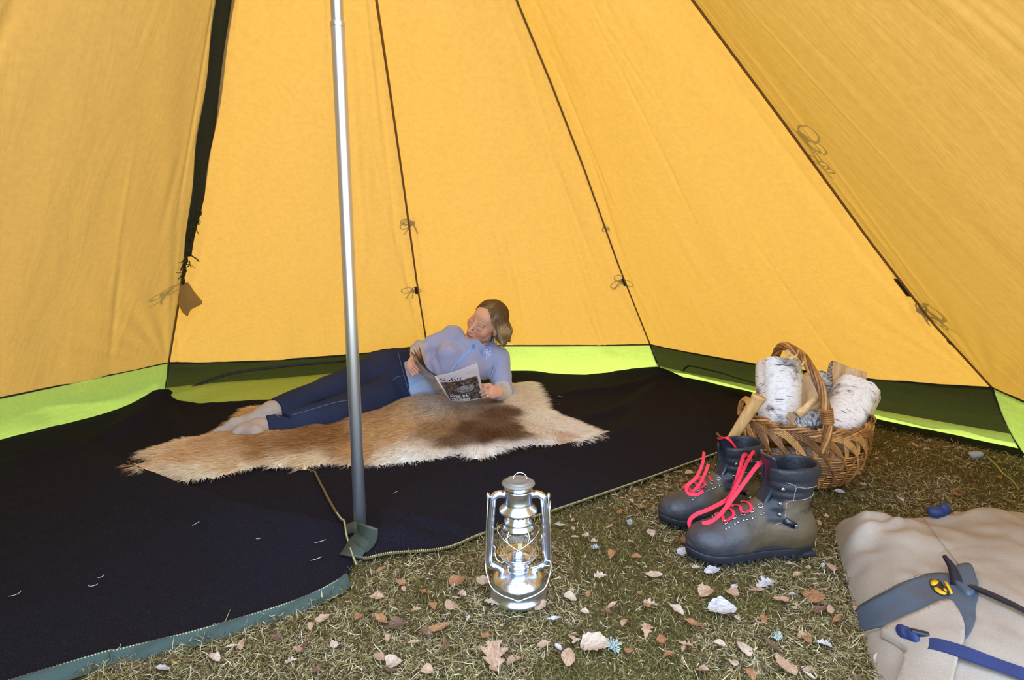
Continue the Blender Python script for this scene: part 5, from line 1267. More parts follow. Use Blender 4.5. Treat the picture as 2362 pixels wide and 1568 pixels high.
# ================================================================ hiking boots with red laces
M_NUB = mat('boot_leather', rough=.5, spec=.5, vc=True); bumpy(M_NUB, 90, .6, .003, 4)
M_PAD = mat('boot_collar_leather', srgb(26, 32, 48), .26, spec=.7); bumpy(M_PAD, 110, .25, .002, 2)
M_SOLE = bumpy(mat('black_rubber', srgb(34, 36, 44), .6), 90, .3, .002)
M_STITCH = mat('white_stitch', srgb(206, 206, 210), .8)
M_HOOK = mat('steel_hook', srgb(176, 182, 196), .25, 1.0)
M_LACE = bumpy(mat('red_lace', srgb(222, 40, 66), .65), 900, .4, .001)
def s_scaled(P, s): return P*np.array(s, np.float32)
def foot_d(P, g=0.0):
    Q = P*np.array([1, 1.02, 1], np.float32)
    d = s_ell(Q, (.045, 0, .060), (.060+g, .045+g, .060+g))
    d = smin(d, s_cone(Q, (.060, 0, .066), (.180, 0, .058), .046+g, .047+g), .03)
    d = smin(d, s_ell(Q, (.225, .002, .050), (.072+g, .054+g, .046+g)), .03)
    d = smin(d, s_ell(Q, (.275, .004, .050), (.050+g, .046+g, .038+g)), .03)
    d = smin(d, s_cone(Q, (.070, 0, .090), (.066, 0, .175), .055+g, .049+g), .03)
    d = smin(d, s_cone(Q, (.105, 0, .125), (.195, 0, .078), .036+g, .040+g), .035)
    return d
def boot_sdf(P):
    d = foot_d(P)
    ang = np.arctan2(P[:, 1], P[:, 0]-.066)
    col = smin(s_cone(P, (.060, 0, .178), (.048, 0, .222), .052, .054), s_cone(P, (.082, 0, .178), (.084, 0, .222), .050, .052), .02)
    d = smin(d, col, .010)
    z = P[:, 2]
    d = d+.0022*np.exp(-((z-.178)/.006)**2)+.0018*np.exp(-((z-.202)/.005)**2)            # grooves of the padded collar
    d = d+.0022*np.sin(z*210)*np.exp(-((P[:, 0]-.118)/.022)**2)*np.exp(-((z-.13)/.035)**2)  # bellows folds at the front of the ankle
    d = d+.0012*vnoise(P, 40)
    d = smax(d, -smin(s_cone(P, (.066, 0, .12), (.046, 0, .27), .038, .046), s_cone(P, (.080, 0, .14), (.086, 0, .27), .036, .044), .01), .006)
    d = smax(d, -s_box(P, (.160, 0, .225), (.040, .015, .070), None, .004), .006)       # slit for the tongue
    d = smax(d, z-.238+.10*np.clip(.066-P[:, 0], -.06, .06)*-1.0*.6, .006)
    return smax(d, .030-z, .004)
def sole_outline(n=80):
    t = np.linspace(0, 2*np.pi, n, endpoint=False); x = .158+.168*np.cos(t)
    u = (x+.010)/.336; w = np.interp(u, [0, .06, .2, .42, .62, .78, .9, .97, 1], [.012, .036, .045, .041, .050, .056, .049, .030, .010])
    y = np.sign(np.sin(t))*w*np.abs(np.sin(t))**.35
    return x, y+np.interp(u, [0, .5, .8, 1], [0, -.002, .002, .006])
def boot(loc, rz, label, sx=1, size=1.05):
    root = empty('hiking_boot', (loc[0], loc[1], .008), label, 'boot', 'pair of hiking boots', rz); root.scale = (size,)*3
    def P_(name, V, Fc, m, par=root, **k): return part(name, V*np.array([1, sx, 1]), [f[:, ::-1] for f in Fc] if sx < 0 else Fc, m, par, world=False, **k)
    V, Fc = surf(boot_sdf, (-.04, -.08, .010), (.345, .08, .262), .0036)
    x, y, z = V.T
    blk = np.clip(np.maximum(sstep(.158, .164, z), sstep(.098, .106, x)*(1-sstep(.138, .150, x))*sstep(.098, .112, z)), 0, 1)
    tan_ = np.array(srgb(88, 74, 54)[:3]); grey = np.array(srgb(54, 52, 58)[:3]); bk = np.array(srgb(31, 33, 42)[:3])
    m_ = np.clip(sstep(.13, .24, x)+.35*vnoise(V, 16), 0, 1)[:, None]; c = tan_*(1-m_)+grey*m_; c *= (1+.30*fbm(V, 26, 3))[:, None]; c = c*(1-blk[:, None])+bk*blk[:, None]
    up = P_('upper', V, Fc, M_NUB, cols=c)
    tree = bvh_of(V, Fc)
    def side_pt(x_, z_, side, off=.001):
        h = tree.ray_cast(Vector((x_, side*.2, z_)), Vector((0, -side, 0)))
        return (np.array(h[0])+np.array(h[1])*off, np.array(h[1])) if h[0] is not None else (np.array([x_, side*.05, z_]), np.array([0, side, 0.]))
    # tongue
    T = smooth_path([(.178, 0, .105), (.150, 0, .140), (.134, 0, .180), (.130, 0, .222), (.140, 0, .262)], 24)
    w = np.interp(np.linspace(0, 1, 24), [0, .5, 1], [.040, .052, .062]); rows = []
    for k in np.linspace(-1, 1, 9): r_ = T.copy(); r_[:, 1] = k*w/2; r_[:, 0] -= .010*k*k; rows.append(r_)
    A = np.stack(rows, 1); B = A-np.array([.008, 0, .002]); Vt = np.concatenate([A.reshape(-1, 3), B.reshape(-1, 3)]); q = grid_faces(24, 9); nA = 24*9
    ed = [i*9 for i in range(24)]+[23*9+j for j in range(1, 9)]+[i*9+8 for i in range(22, -1, -1)]+[j for j in range(7, 0, -1)]; e2 = np.roll(ed, -1); ed = np.array(ed)
    P_('tongue', Vt, [np.concatenate([q, q[:, ::-1]+nA, np.stack([ed, e2, e2+nA, ed+nA], -1)])], M_PAD)
    # sole: midsole welt, lugged outsole, heel block
    ox, oy = sole_outline(); n_ = len(ox); cx = .158
    def slab(zs, sc, name, m, xr=None):
        rings = []
        for z_, s_ in zip(zs, sc):
            toe = .020*np.clip((ox-.25)/.08, 0, 1)**2; rings.append(np.stack([cx+(ox-cx)*s_, oy*s_, z_+toe*.6], -1))
        Vq = np.concatenate(rings+[[[cx, 0, zs[0]]], [[cx, 0, zs[-1]]]]); i = np.arange(n_); j = (i+1) % n_; Q = []
        for k in range(len(zs)-1): Q.append(np.stack([k*n_+i, k*n_+j, (k+1)*n_+j, (k+1)*n_+i], -1))
        o = len(zs)*n_; return P_(name, Vq, [np.concatenate(Q), np.concatenate([np.stack([j, i, i*0+o], -1), np.stack([(len(zs)-1)*n_+i, (len(zs)-1)*n_+j, i*0+o+1], -1)])], m)
    slab([.008, .010, .026, .028], [.96, 1.0, 1.02, 1.02], 'outsole', M_SOLE)
    slab([.0285, .0305, .041, .044], [1.0, 1.015, 1.015, .98], 'welt', M_SOLE)
    lug = 0
    for k in range(0, n_, 2):
        if abs(ox[k]-.115) < .028: continue
        px, py = cx+(ox[k]-cx)*.94, oy[k]*.90; a = math.atan2(oy[(k+1) % n_]-oy[k-1], ox[(k+1) % n_]-ox[k-1]); rot = np.array([[math.cos(a), -math.sin(a), 0], [math.sin(a), math.cos(a), 0], [0, 0, 1]])
        V2, F2 = box((px, py, .006+.012*max(0, (ox[k]-.25)/.08)**2), (.0085, .010, .013), rot, .0012); P_('lug', V2, F2, M_SOLE)
    V2, F2 = box((.038, 0, .007), (.078, .072, .014), None, .005); P_('heel_block', V2, F2, M_SOLE)
    for s in (-1, 1):
        # stitching runs
        for run in ([(.012, .168), (.05, .164), (.088, .160), (.098, .150), (.100, .125), (.106, .106), (.125, .098)], [(.02, .190), (.055, .192), (.085, .196)], [(.085, .162), (.084, .176), (.083, .196), (.096, .203), (.106, .205)]):
            L = smooth_path([(a, 0, b) for a, b in run], 60); S = np.concatenate([[0], np.cumsum(np.linalg.norm(np.diff(L, axis=0), axis=1))]); ps = []
            for d_ in np.arange(0, S[-1]-.002, .0042):
                e = [side_pt(np.interp(v, S, L[:, 0]), np.interp(v, S, L[:, 2]), s, .0005) for v in (d_, d_+.0026)]
                ps.append(tube(np.array([e[0][0], e[1][0]]), .0006, 4))
            Vs, Fs = merge(ps); P_('stitching', Vs, Fs, M_STITCH, up, kind='stuff')
        # speed hooks and D rings
        for (x_, z_, big) in ((.110, .148, 1), (.112, .122, 1), (.108, .188, 1)):
            p, nn = side_pt(x_, z_, s, .002); V2, F2 = blob(p, (.0055, .0035, .0055), 12, 8); hk = P_('lace_hook', V2, F2, M_HOOK, up)
            V2, F2 = blob(p+nn*.004+np.array([.003, 0, .002]), (.003, .003, .003), 8, 6); P_('hook_tip', V2, F2, M_HOOK, up)
        pa, na_ = side_pt(.104, .112, s, .002); pb, nb_ = side_pt(.078, .098, s, .003); V2, F2 = ribbon(np.array([pa, (pa+pb)/2+na_*.002, pb]), .016, .004, na_); st_ = P_('ankle_strap', V2, F2, M_PAD, up)
        V2, F2 = box(pb+nb_*.004, (.009, .005, .010), None, .001); P_('strap_hook', V2, F2, M_HOOK, up)
        for x_ in (.150, .172, .194, .216, .238):
            zt = np.interp(x_, [.15, .238], [.112, .090]); h = tree.ray_cast(Vector((x_, s*.022, .3)), Vector((0, 0, -1)))
            if h[0] is None: continue
            p = np.array(h[0]); nn = np.array(h[1]); a = np.linspace(0, 2*np.pi, 14, endpoint=False); t1 = np.array([1, 0, 0]); t1 = norm(t1-nn*(t1@nn)); t2 = np.cross(nn, t1)
            V2, F2 = tube(p+nn*.003+np.outer(.0062*np.cos(a), t1)+np.outer(.0048*np.sin(a), t2), .0012, 5, closed=True); P_('lace_ring', V2, F2, M_HOOK, up)
            for q_ in (-.004, .004):
                h2 = tree.ray_cast(Vector((x_+q_, s*.034, .3)), Vector((0, 0, -1)))
                if h2[0] is not None: V2, F2 = blob(np.array(h2[0]), (.0038, .0038, .0030), 8, 6); P_('rivet', V2, F2, M_HOOK, up)
    # zigzag lacing over the instep
    L = []
    xs = (.238, .216, .194, .172)
    for k, x_ in enumerate(xs):
        for s in ((-1, 1) if k % 2 == 0 else (1, -1)):
            h = tree.ray_cast(Vector((x_, s*.020, .3)), Vector((0, 0, -1))); p = np.array(h[0])+np.array(h[1])*.004; L.append(p)
        mid = (L[-1]+L[-2])/2+np.array([-.004, 0, .006]); L.insert(-1, mid)
    V2, F2 = ribbon(smooth_path(L, 60), .0075, .0016, (0, 0, 1)); P_('lacing', V2, F2, M_LACE, smooth=False)
    # name pressed into the heel quarter
    V3, F3 = text_mesh('MEINDL', .0); mn, mx = V3.min(0), V3.max(0); q = (V3-mn)/(mx-mn); side = 1 if sx > 0 else -1
    P3 = np.array([side_pt(.064-q_[0]*.062, .1245+.012*q_[1], side, .0006)[0] for q_ in q]); P_('pressed_name', P3, F3, mat('pressed_leather', srgb(58, 48, 38), .7), up, smooth=False)
    return root, up
# near boot: toe to the left, far boot behind it
nb_h = at(1862, 1274); nb_t = at(1602, 1293); a1 = math.atan2(nb_t[1]-nb_h[1], nb_t[0]-nb_h[0])
fb_h = at(1738, 1188); fb_t = at(1512, 1221); a2 = math.atan2(fb_t[1]-fb_h[1], fb_t[0]-fb_h[0])
bn_, bn_u = boot(nb_h, a1, 'brown leather hiking boot with red laces, the nearer one of the pair', 1)
bf_, bf_u = boot(fb_h, a2, 'brown leather hiking boot with red laces, the farther one next to the basket', -1, .97)
# long loose lace ends
def lace(pts, w=.0105, par=bn_):
    P = smooth_path([aty(*p) for p in pts], 60); V, Fc = ribbon(P, w, .0014, (.25, -.8, .45)); part('lace', V, Fc, M_LACE, par, smooth=False)
lace([(1735, 1062, 1.60), (1718, 1048, 1.56), (1708, 1075, 1.52), (1696, 1115, 1.50), (1680, 1148, 1.485), (1640, 1172, 1.475), (1606, 1186, 1.47), (1590, 1202, 1.46), (1594, 1222, 1.45), (1606, 1240, 1.44)], par=bf_)
lace([(1742, 1050, 1.62), (1738, 1042, 1.58), (1722, 1068, 1.53), (1708, 1100, 1.50), (1690, 1136, 1.48), (1676, 1165, 1.47), (1672, 1188, 1.46), (1660, 1205, 1.45)], .009, bf_)
lace([(1778, 1072, 1.52), (1768, 1064, 1.49), (1750, 1070, 1.465), (1725, 1102, 1.445), (1700, 1136, 1.43), (1668, 1178, 1.42), (1644, 1200, 1.42), (1620, 1208, 1.425)])
lace([(1680, 1166, 1.47), (1692, 1182, 1.455), (1712, 1186, 1.45), (1730, 1192, 1.45), (1738, 1204, 1.45)], .008)
lace([(1624, 1042, 1.60), (1620, 1070, 1.57), (1606, 1100, 1.55), (1584, 1122, 1.54), (1588, 1138, 1.53), (1608, 1140, 1.53), (1622, 1132, 1.54)], .009, bf_)
lace([(1634, 1070, 1.58), (1626, 1092, 1.57), (1612, 1118, 1.56), (1596, 1136, 1.55)], .009, bf_)
lace([(1655, 1012, 1.66), (1674, 1009, 1.62), (1686, 1018, 1.62), (1698, 1034, 1.64)], .008, bf_)
# ================================================================ wicker basket, firewood, axe
BC = at(1848, 1108); BROT = R(-4)
M_WICK = []
for k, (c1, c2) in enumerate((((170, 116, 64), (118, 76, 40)), ((202, 150, 90), (150, 102, 56)), ((140, 92, 52), (96, 62, 36)))):
    m = mat('wicker_%s' % 'brown honey dark'.split()[k], rough=.38, spec=.5); n = N(m); f = n.noise(n.coords('Object'), 30, 3, .6)
    n.link(n.ramp(f, [(.3, srgb(*c2)), (.65, srgb(*c1))]), n.b.inputs['Base Color']); n.bump(n.noise(n.coords('Object'), 260, 2), .2, .001); M_WICK.append(m)
def b_rad(z):
    a = np.interp(z, [0, .03, .08, .13, .18, .215, .26], [.126, .152, .180, .192, .194, .196, .200])
    return a, a*.76
def b_pt(th, z, off=0.0):
    th = np.asarray(th, float); z = np.asarray(z, float); a, b = b_rad(z); a = a+off; b = b+off
    sag = .008*np.cos(2*th)*sstep(.10, .22, z)                       # the rim rises towards both ends
    x = a*np.cos(th); y = b*np.sin(th); c, s = math.cos(BROT), math.sin(BROT)
    return BC+np.stack([c*x-s*y, s*x+c*y, z+sag+.010], -1)
def basket():
    root = empty('wicker_basket', tuple(BC), 'oval brown wicker basket filled with birch firewood', 'basket', rz=0)
    NS = 24; th = np.linspace(0, 2*np.pi, 192, endpoint=False); rs = np.random.RandomState(8)
    zs = np.linspace(.010, .130, 27)
    for k, z in enumerate(zs):
        ph = 1 if k % 2 else -1; zz = z+.0012*np.sin(th*7+k)
        V, Fc = tube(b_pt(th, zz, .0044*ph*np.cos(th*NS/2)), .0025, 6, closed=True); part('weaver', V, Fc, M_WICK[k % 3], root)
    V, Fc = tube(b_pt(th, np.full(192, .002), -.006), .006, 6, closed=True); part('foot_ring', V, Fc, M_WICK[2], root)
    # floor of the basket
    rr = np.linspace(0, 1, 8); P = np.concatenate([BC[None]+(b_pt(th, np.full(192, .012), -.004)-BC)*np.array([r_, r_, 1]) for r_ in rr]); P[:, 2] = .016
    I = np.arange(7)[:, None]*192; Jn = np.arange(192)[None]; J2 = (Jn+1) % 192; part('basket_floor', P, np.stack([I+Jn, I+J2, I+192+J2, I+192+Jn], -1).reshape(-1, 4), M_WICK[2], root)
    for k in range(NS):                                              # upright stakes, three rods wide in the open band
        a = 2*np.pi*(k+.5)/NS; ps = []
        for q in (-1, 0, 1):
            zz = np.linspace(.008, .222, 18); aa = a+q*.028*sstep(.10, .15, zz)-.10*sstep(.13, .22, zz); off = np.where(zz < .125, .0, .004)
            ps.append(tube(b_pt(aa, zz, off), .0029, 6))
        V, Fc = merge(ps); part('stake', V, Fc, M_WICK[1 if k % 3 else 0], root)
    ND = 22
    for k in range(ND):                                              # slanting rods that run from the rim down over the weave
        a = -2*np.pi*k/ND; t = np.linspace(0, 1, 34)
        for_ = []
        nr = 5
        for q in range(nr):
            dz = (q-2)*.0054
            ang = a-.30+np.interp(t, [0, .25, .5, .75, 1], [0, .42, .74, .98, 1.10])+.004*q
            z = np.interp(t, [0, .25, .45, .7, 1], [.222, .196, .150, .080, .006])+dz*np.interp(t, [0, .35, 1], [1, 1, .25])
            ang = ang-q*.016*sstep(.35, .6, t)
            z = np.clip(z, .003, .24); off = np.interp(t, [0, .12, .3, .5, 1], [.002, .008, .011, .010, .009])
            if q in (0, 4): tt = slice(0, 18)          # the outer rods end in the braid
            else: tt = slice(0, 34)
            for_.append(tube(b_pt(ang, z, off)[tt], .0026, 6))
        V, Fc = merge(for_); part('slanting_rods', V, Fc, M_WICK[(k*2) % 3 if k % 4 else 1], root)
    for k in range(5):                                               # border braid
        V, Fc = tube(b_pt(th, .218+.006*np.sin(th*11+k*1.3)+.004*(k-2), .004+.008*np.cos(th*11+k*1.3)), .0042, 6, closed=True); part('rim_rod', V, Fc, M_WICK[(k+1) % 3], root)
    # hoop handle twisted from rods, front to back
    f0 = b_pt(np.array([-np.pi/2-.02]), np.array([.150]), .010)[0]; f1 = b_pt(np.array([-np.pi/2]), np.array([.25]), .010)[0]; k1 = b_pt(np.array([np.pi/2]), np.array([.22]), .006)[0]
    pts = [f0, f1+np.array([-.006, -.004, 0]), f1+np.array([-.022, .012, .10]), f1+np.array([-.047, .060, .176]), BC+np.array([-.060, -.035, .455]), BC+np.array([-.085, .040, .465]), k1+np.array([-.075, -.020, .16]), k1+np.array([-.06, 0, .06]), k1+np.array([-.05, 0, -.05])]
    C_ = smooth_path(pts, 120); T, Nn, B = frames(C_); tw = np.linspace(0, 17, 120)
    for q in range(7):
        a = tw+q*2*np.pi/7; P = C_+.0098*(np.cos(a)[:, None]*Nn+np.sin(a)[:, None]*B)
        V, Fc = tube(P, .0048, 6); part('handle_rod', V, Fc, M_WICK[q % 3], root)
    i0 = 19; ps = []
    for q in range(7):
        a = np.linspace(0, 2*np.pi, 22, endpoint=False); c = C_[i0]+T[i0]*.0068*(q-3); ps.append(tube(c+.0165*(np.cos(a)[:, None]*Nn[i0]+np.sin(a)[:, None]*B[i0]), .0036, 6, closed=True))
    V, Fc = merge(ps); part('handle_binding', V, Fc, M_WICK[0], root)
    # loop at the left end
    a = np.linspace(-.3, np.pi+.3, 24); e = b_pt(np.array([np.pi]), np.array([.225]), .0)[0]
    for q in range(3):
        P = e+np.stack([-.012+.004*q+0*a, .045*np.cos(a), .050*np.sin(a)-.01+.004*q], -1); V, Fc = tube(P, .0055, 6); part('end_loop', V, Fc, M_WICK[1], root)
basket()
def birch_mat(name, dark):
    m = mat(name, rough=.7, spec=.25); n = N(m); uv = n.attr('UVp').outputs['Vector']
    def mapped(s):
        mp = n.new('Mapping'); mp.inputs['Scale'].default_value = s; n.link(uv, mp.inputs['Vector']); return mp.outputs[0]
    len_ = n.noise(mapped((16, 130, 1)), 1.0, 2, .5); patch = n.noise(mapped((9, 11, 1)), 1.0, 4, .65, .6); fine = n.noise(mapped((60, 160, 1)), 1.0, 4, .7); mask = n.noise(mapped((12, 26, 1)), 1.0, 2, .5)
    base = n.ramp(fine, [(.3, srgb(192, 186, 188)), (.5, srgb(226, 222, 222)), (.8, srgb(238, 236, 238))])
    sl = n.math('MULTIPLY', n.ramp(len_, [(.61, (0, 0, 0, 1)), (.66, (1, 1, 1, 1))]), n.ramp(mask, [(.42, (0, 0, 0, 1)), (.55, (1, 1, 1, 1))]))
    c = n.mix(sl, base, srgb(52, 44, 46)); pd = n.math('MULTIPLY', n.ramp(patch, [(.53-dark, (0, 0, 0, 1)), (.62-dark, (1, 1, 1, 1))]), n.ramp(fine, [(.38, (.25, .25, .25, 1)), (.6, (1, 1, 1, 1))]))
    n.link(n.mix(pd, c, srgb(66, 56, 58)), n.b.inputs['Base Color']); n.bump(n.math('ADD', fine, n.math('MULTIPLY', pd, -.8)), .5, .004); return m
M_BIRCH = birch_mat('birch_bark', .0); M_BIRCHD = birch_mat('dark_birch_bark', .14)
M_WOOD = mat('split_wood', rough=.75, spec=.2); _n = N(M_WOOD); _f = _n.noise(_n.coords('Object', (30, 30, 4)), 1.2, 4, .6); _n.link(_n.ramp(_f, [(.3, srgb(178, 144, 106)), (.65, srgb(220, 194, 160))]), _n.b.inputs['Base Color']); _n.bump(_f, .4, .004)
def log(p0, p1, r, label, a0=0.0, a1=2*np.pi, mt=M_BIRCH, seed=0, roll=0.0, name='firewood_log', wig=.006):
    p0 = np.array(p0, float); p1 = np.array(p1, float); ax = p1-p0; L = np.linalg.norm(ax); ax = ax/L
    u = np.array([.2, 1., 0]); u = norm(u-ax*(u@ax)); v = np.cross(ax, u); full = a1-a0 > 6.2
    nt, na = 14, 40 if full else 24; t = np.linspace(0, 1, nt); a = np.linspace(a0, a1, na, endpoint=not full)+roll
    root = empty(name, tuple(p0), label, 'firewood', 'firewood in the basket')
    A, T = np.meshgrid(a, t); rr = r*(1+.06*np.sin(A*2+seed)+.03*np.sin(A*5+seed*2))+wig*vnoise(np.stack([np.cos(A)*2+seed, np.sin(A)*2, T*2], -1), 1.3)
    P = p0+ax*(T*L)[..., None]+(rr*np.cos(A))[..., None]*u+(rr*np.sin(A))[..., None]*v
    P += ax*(.006*vnoise(np.stack([np.cos(A)*3, np.sin(A)*3, T*0+seed], -1), 1.0)*(2*T-1)**6)[..., None]
    uv = np.stack([A*r, T*L], -1).reshape(-1, 2)+seed
    if full:
        V = P.reshape(-1, 3); I = np.arange(nt-1)[:, None]*na; Jn = np.arange(na)[None]; J2 = (Jn+1) % na; Q = np.stack([I+Jn, I+J2, I+na+J2, I+na+Jn], -1).reshape(-1, 4)
        part('bark', V, Q, mt, root, uv=uv)
        for k, i in ((0, 0), (1, nt-1)):
            ring = P[i]; c = ring.mean(0); V = np.concatenate([ring, [c]]); j = np.arange(na); part('sawn_end', V, np.stack([j, (j+1) % na, j*0+na], -1), M_WOOD, root, smooth=False)
    else:
        part('bark', P.reshape(-1, 3), grid_faces(nt, na), mt, root, uv=uv)
        core = p0+ax*(t*L)[:, None]+(u*math.cos((a0+a1)/2+roll)+v*math.sin((a0+a1)/2+roll))*r*.04
        for e in (0, -1):
            S = np.stack([P[:, e]*(1-f)+core*f+(.004*math.sin(9*f))*u for f in np.linspace(0, 1, 6)], 1); S = S.reshape(-1, 3)+.003*vnoise(S.reshape(-1, 3), 60)[:, None]*u
            part('split_face', S, grid_faces(nt, 6), M_WOOD, root)
        for i in (0, nt-1):
            V = np.concatenate([P[i], core[i:i+1]]); j = np.arange(na-1); part('sawn_end', V, np.stack([j, j+1, j*0+na], -1), M_WOOD, root, smooth=False)
    return root
log(aty(1802, 1010, 1.94), aty(1796, 837, 2.06), .075, 'thick white birch log standing upright at the left of the basket', seed=1)
log(aty(1922, 1010, 1.90), aty(1980, 896, 2.02), .071, 'white birch log with black dashes leaning right in the basket', seed=5)
log(aty(1870, 1040, 2.00), aty(1862, 866, 2.02), .058, 'split pale birch wood between the upright log and the handle', R(-70), R(110), seed=3, roll=R(0), mt=M_BIRCHD)
log(aty(1895, 1010, 2.05), aty(1890, 862, 2.13), .046, 'dark barked birch log at the back of the basket', seed=7, mt=M_BIRCHD)
log(aty(1930, 1000, 2.03), aty(1958, 846, 2.12), .072, 'split log with smooth pale face at the back right of the basket', R(-100), R(95), seed=9, roll=R(20), mt=M_BIRCHD)
log(aty(1826, 972, 1.845), aty(1896, 962, 1.855), .030, 'small dark birch stick lying at the front rim of the basket', seed=11, mt=M_BIRCHD, wig=.004)
log(BC+np.array([-.115, -.01, .070]), BC+np.array([.110, .005, .072]), .046, 'birch log lying low in the basket, seen through the gaps of the wicker', seed=13, wig=.003)
def curl():
    m = mat('bark_curl', rough=.6); n = N(m); f = n.noise(n.coords('Object'), 40, 3, .6); n.link(n.ramp(f, [(.35, srgb(172, 124, 76)), (.65, srgb(220, 188, 138))]), n.b.inputs['Base Color'])
    p0, p1 = aty(1838, 957, 1.815), aty(1884, 918, 1.83); ax = p1-p0; L = np.linalg.norm(ax); ax /= L; u = norm(np.array([0, -1., 0])-ax*(-ax[1])); v = np.cross(ax, u)
    t = np.linspace(0, 1, 10); a = np.linspace(0, 2*np.pi*1.35, 30); T, A = np.meshgrid(t, a, indexing='ij'); rr = .0125*(1-.03*A)+.001*np.sin(T*9)
    P = p0+ax*(T*L)[..., None]+(rr*np.cos(A))[..., None]*u+(rr*np.sin(A))[..., None]*v
    add('bark_roll', mesh_np('bark_roll', P.reshape(-1, 3), grid_faces(10, 30)), m, label='small curled roll of tan birch bark beside the basket handle', cat='bark')
    ps = [smooth_path([aty(*q) for q in pts], 16) for pts in (((1812, 830, 1.86), (1822, 818, 1.85), (1818, 808, 1.85), (1812, 814, 1.84), (1822, 826, 1.83), (1838, 820, 1.83), (1842, 806, 1.83)), ((1846, 846, 1.84), (1852, 840, 1.83), (1854, 832, 1.83)), ((1762, 838, 1.85), (1764, 830, 1.85), (1767, 826, 1.85)))]
    V, Fc = merge([ribbon(p, np.linspace(.009, .004, 16), .0008, (0, -1, .3)) for p in ps]); add('bark_shreds', mesh_np('bark_shreds', V, Fc), m, label='loose curls of peeling birch bark on top of the upright log', cat='bark', kind='stuff')
curl()
def axe():
    top = aty(1752, 913, 1.76); low = aty(1684, 1022, 1.80); d = norm(top-low); foot = np.array([low[0]-.012, low[1]+.012, .055]); d2 = norm(low-foot)
    root = empty('axe', tuple(foot), 'wooden axe handle leaning against the left end of the basket', 'axe')
    m = mat('ash_handle', rough=.45, spec=.4); n = N(m); f = n.noise(n.coords('Object', (40, 40, 4)), 1.2, 4, .6, .5); n.link(n.ramp(f, [(.3, srgb(176, 128, 74)), (.65, srgb(212, 172, 118))]), n.b.inputs['Base Color'])
    P = smooth_path([foot, lerp(foot, low, .6), low, lerp(low, top, .45)+np.array([-.004, 0, -.003]), lerp(low, top, .85)+np.array([0, 0, -.002]), top], 40); r_ = np.interp(np.linspace(0, 1, 40), [0, .5, .82, .97, 1], [.016, .016, .020, .0235, .022])
    V, Fc = tube(P, r_, 20, flat=.78, up=(0, 1, 0)); part('handle', V, Fc, m, root)
    h = foot+d2*.01; s = np.array([.35, .93, 0]); d = d2; rot = np.stack([norm(s), norm(np.cross(d, s)), d], 1)
    Vb = np.array([[-.025, -.014, -.026], [-.025, .014, -.026], [-.025, .014, .030], [-.025, -.014, .030], [.03, -.016, -.026], [.03, .016, -.026], [.03, .016, .026], [.03, -.016, .026], [.11, -.001, -.05], [.11, .001, -.05], [.11, .001, .045], [.11, -.001, .045]])
    Q = np.array([[0, 1, 2, 3], [0, 4, 5, 1], [2, 6, 7, 3], [1, 5, 6, 2], [0, 3, 7, 4], [4, 8, 9, 5], [6, 10, 11, 7], [5, 9, 10, 6], [4, 7, 11, 8], [8, 11, 10, 9]])
    part('axe_head', (Vb@rot.T)+h+np.array([0, 0, .02]), Q, mat('dark_steel', srgb(70, 70, 74), .4, 1.0), root, smooth=False)
axe()
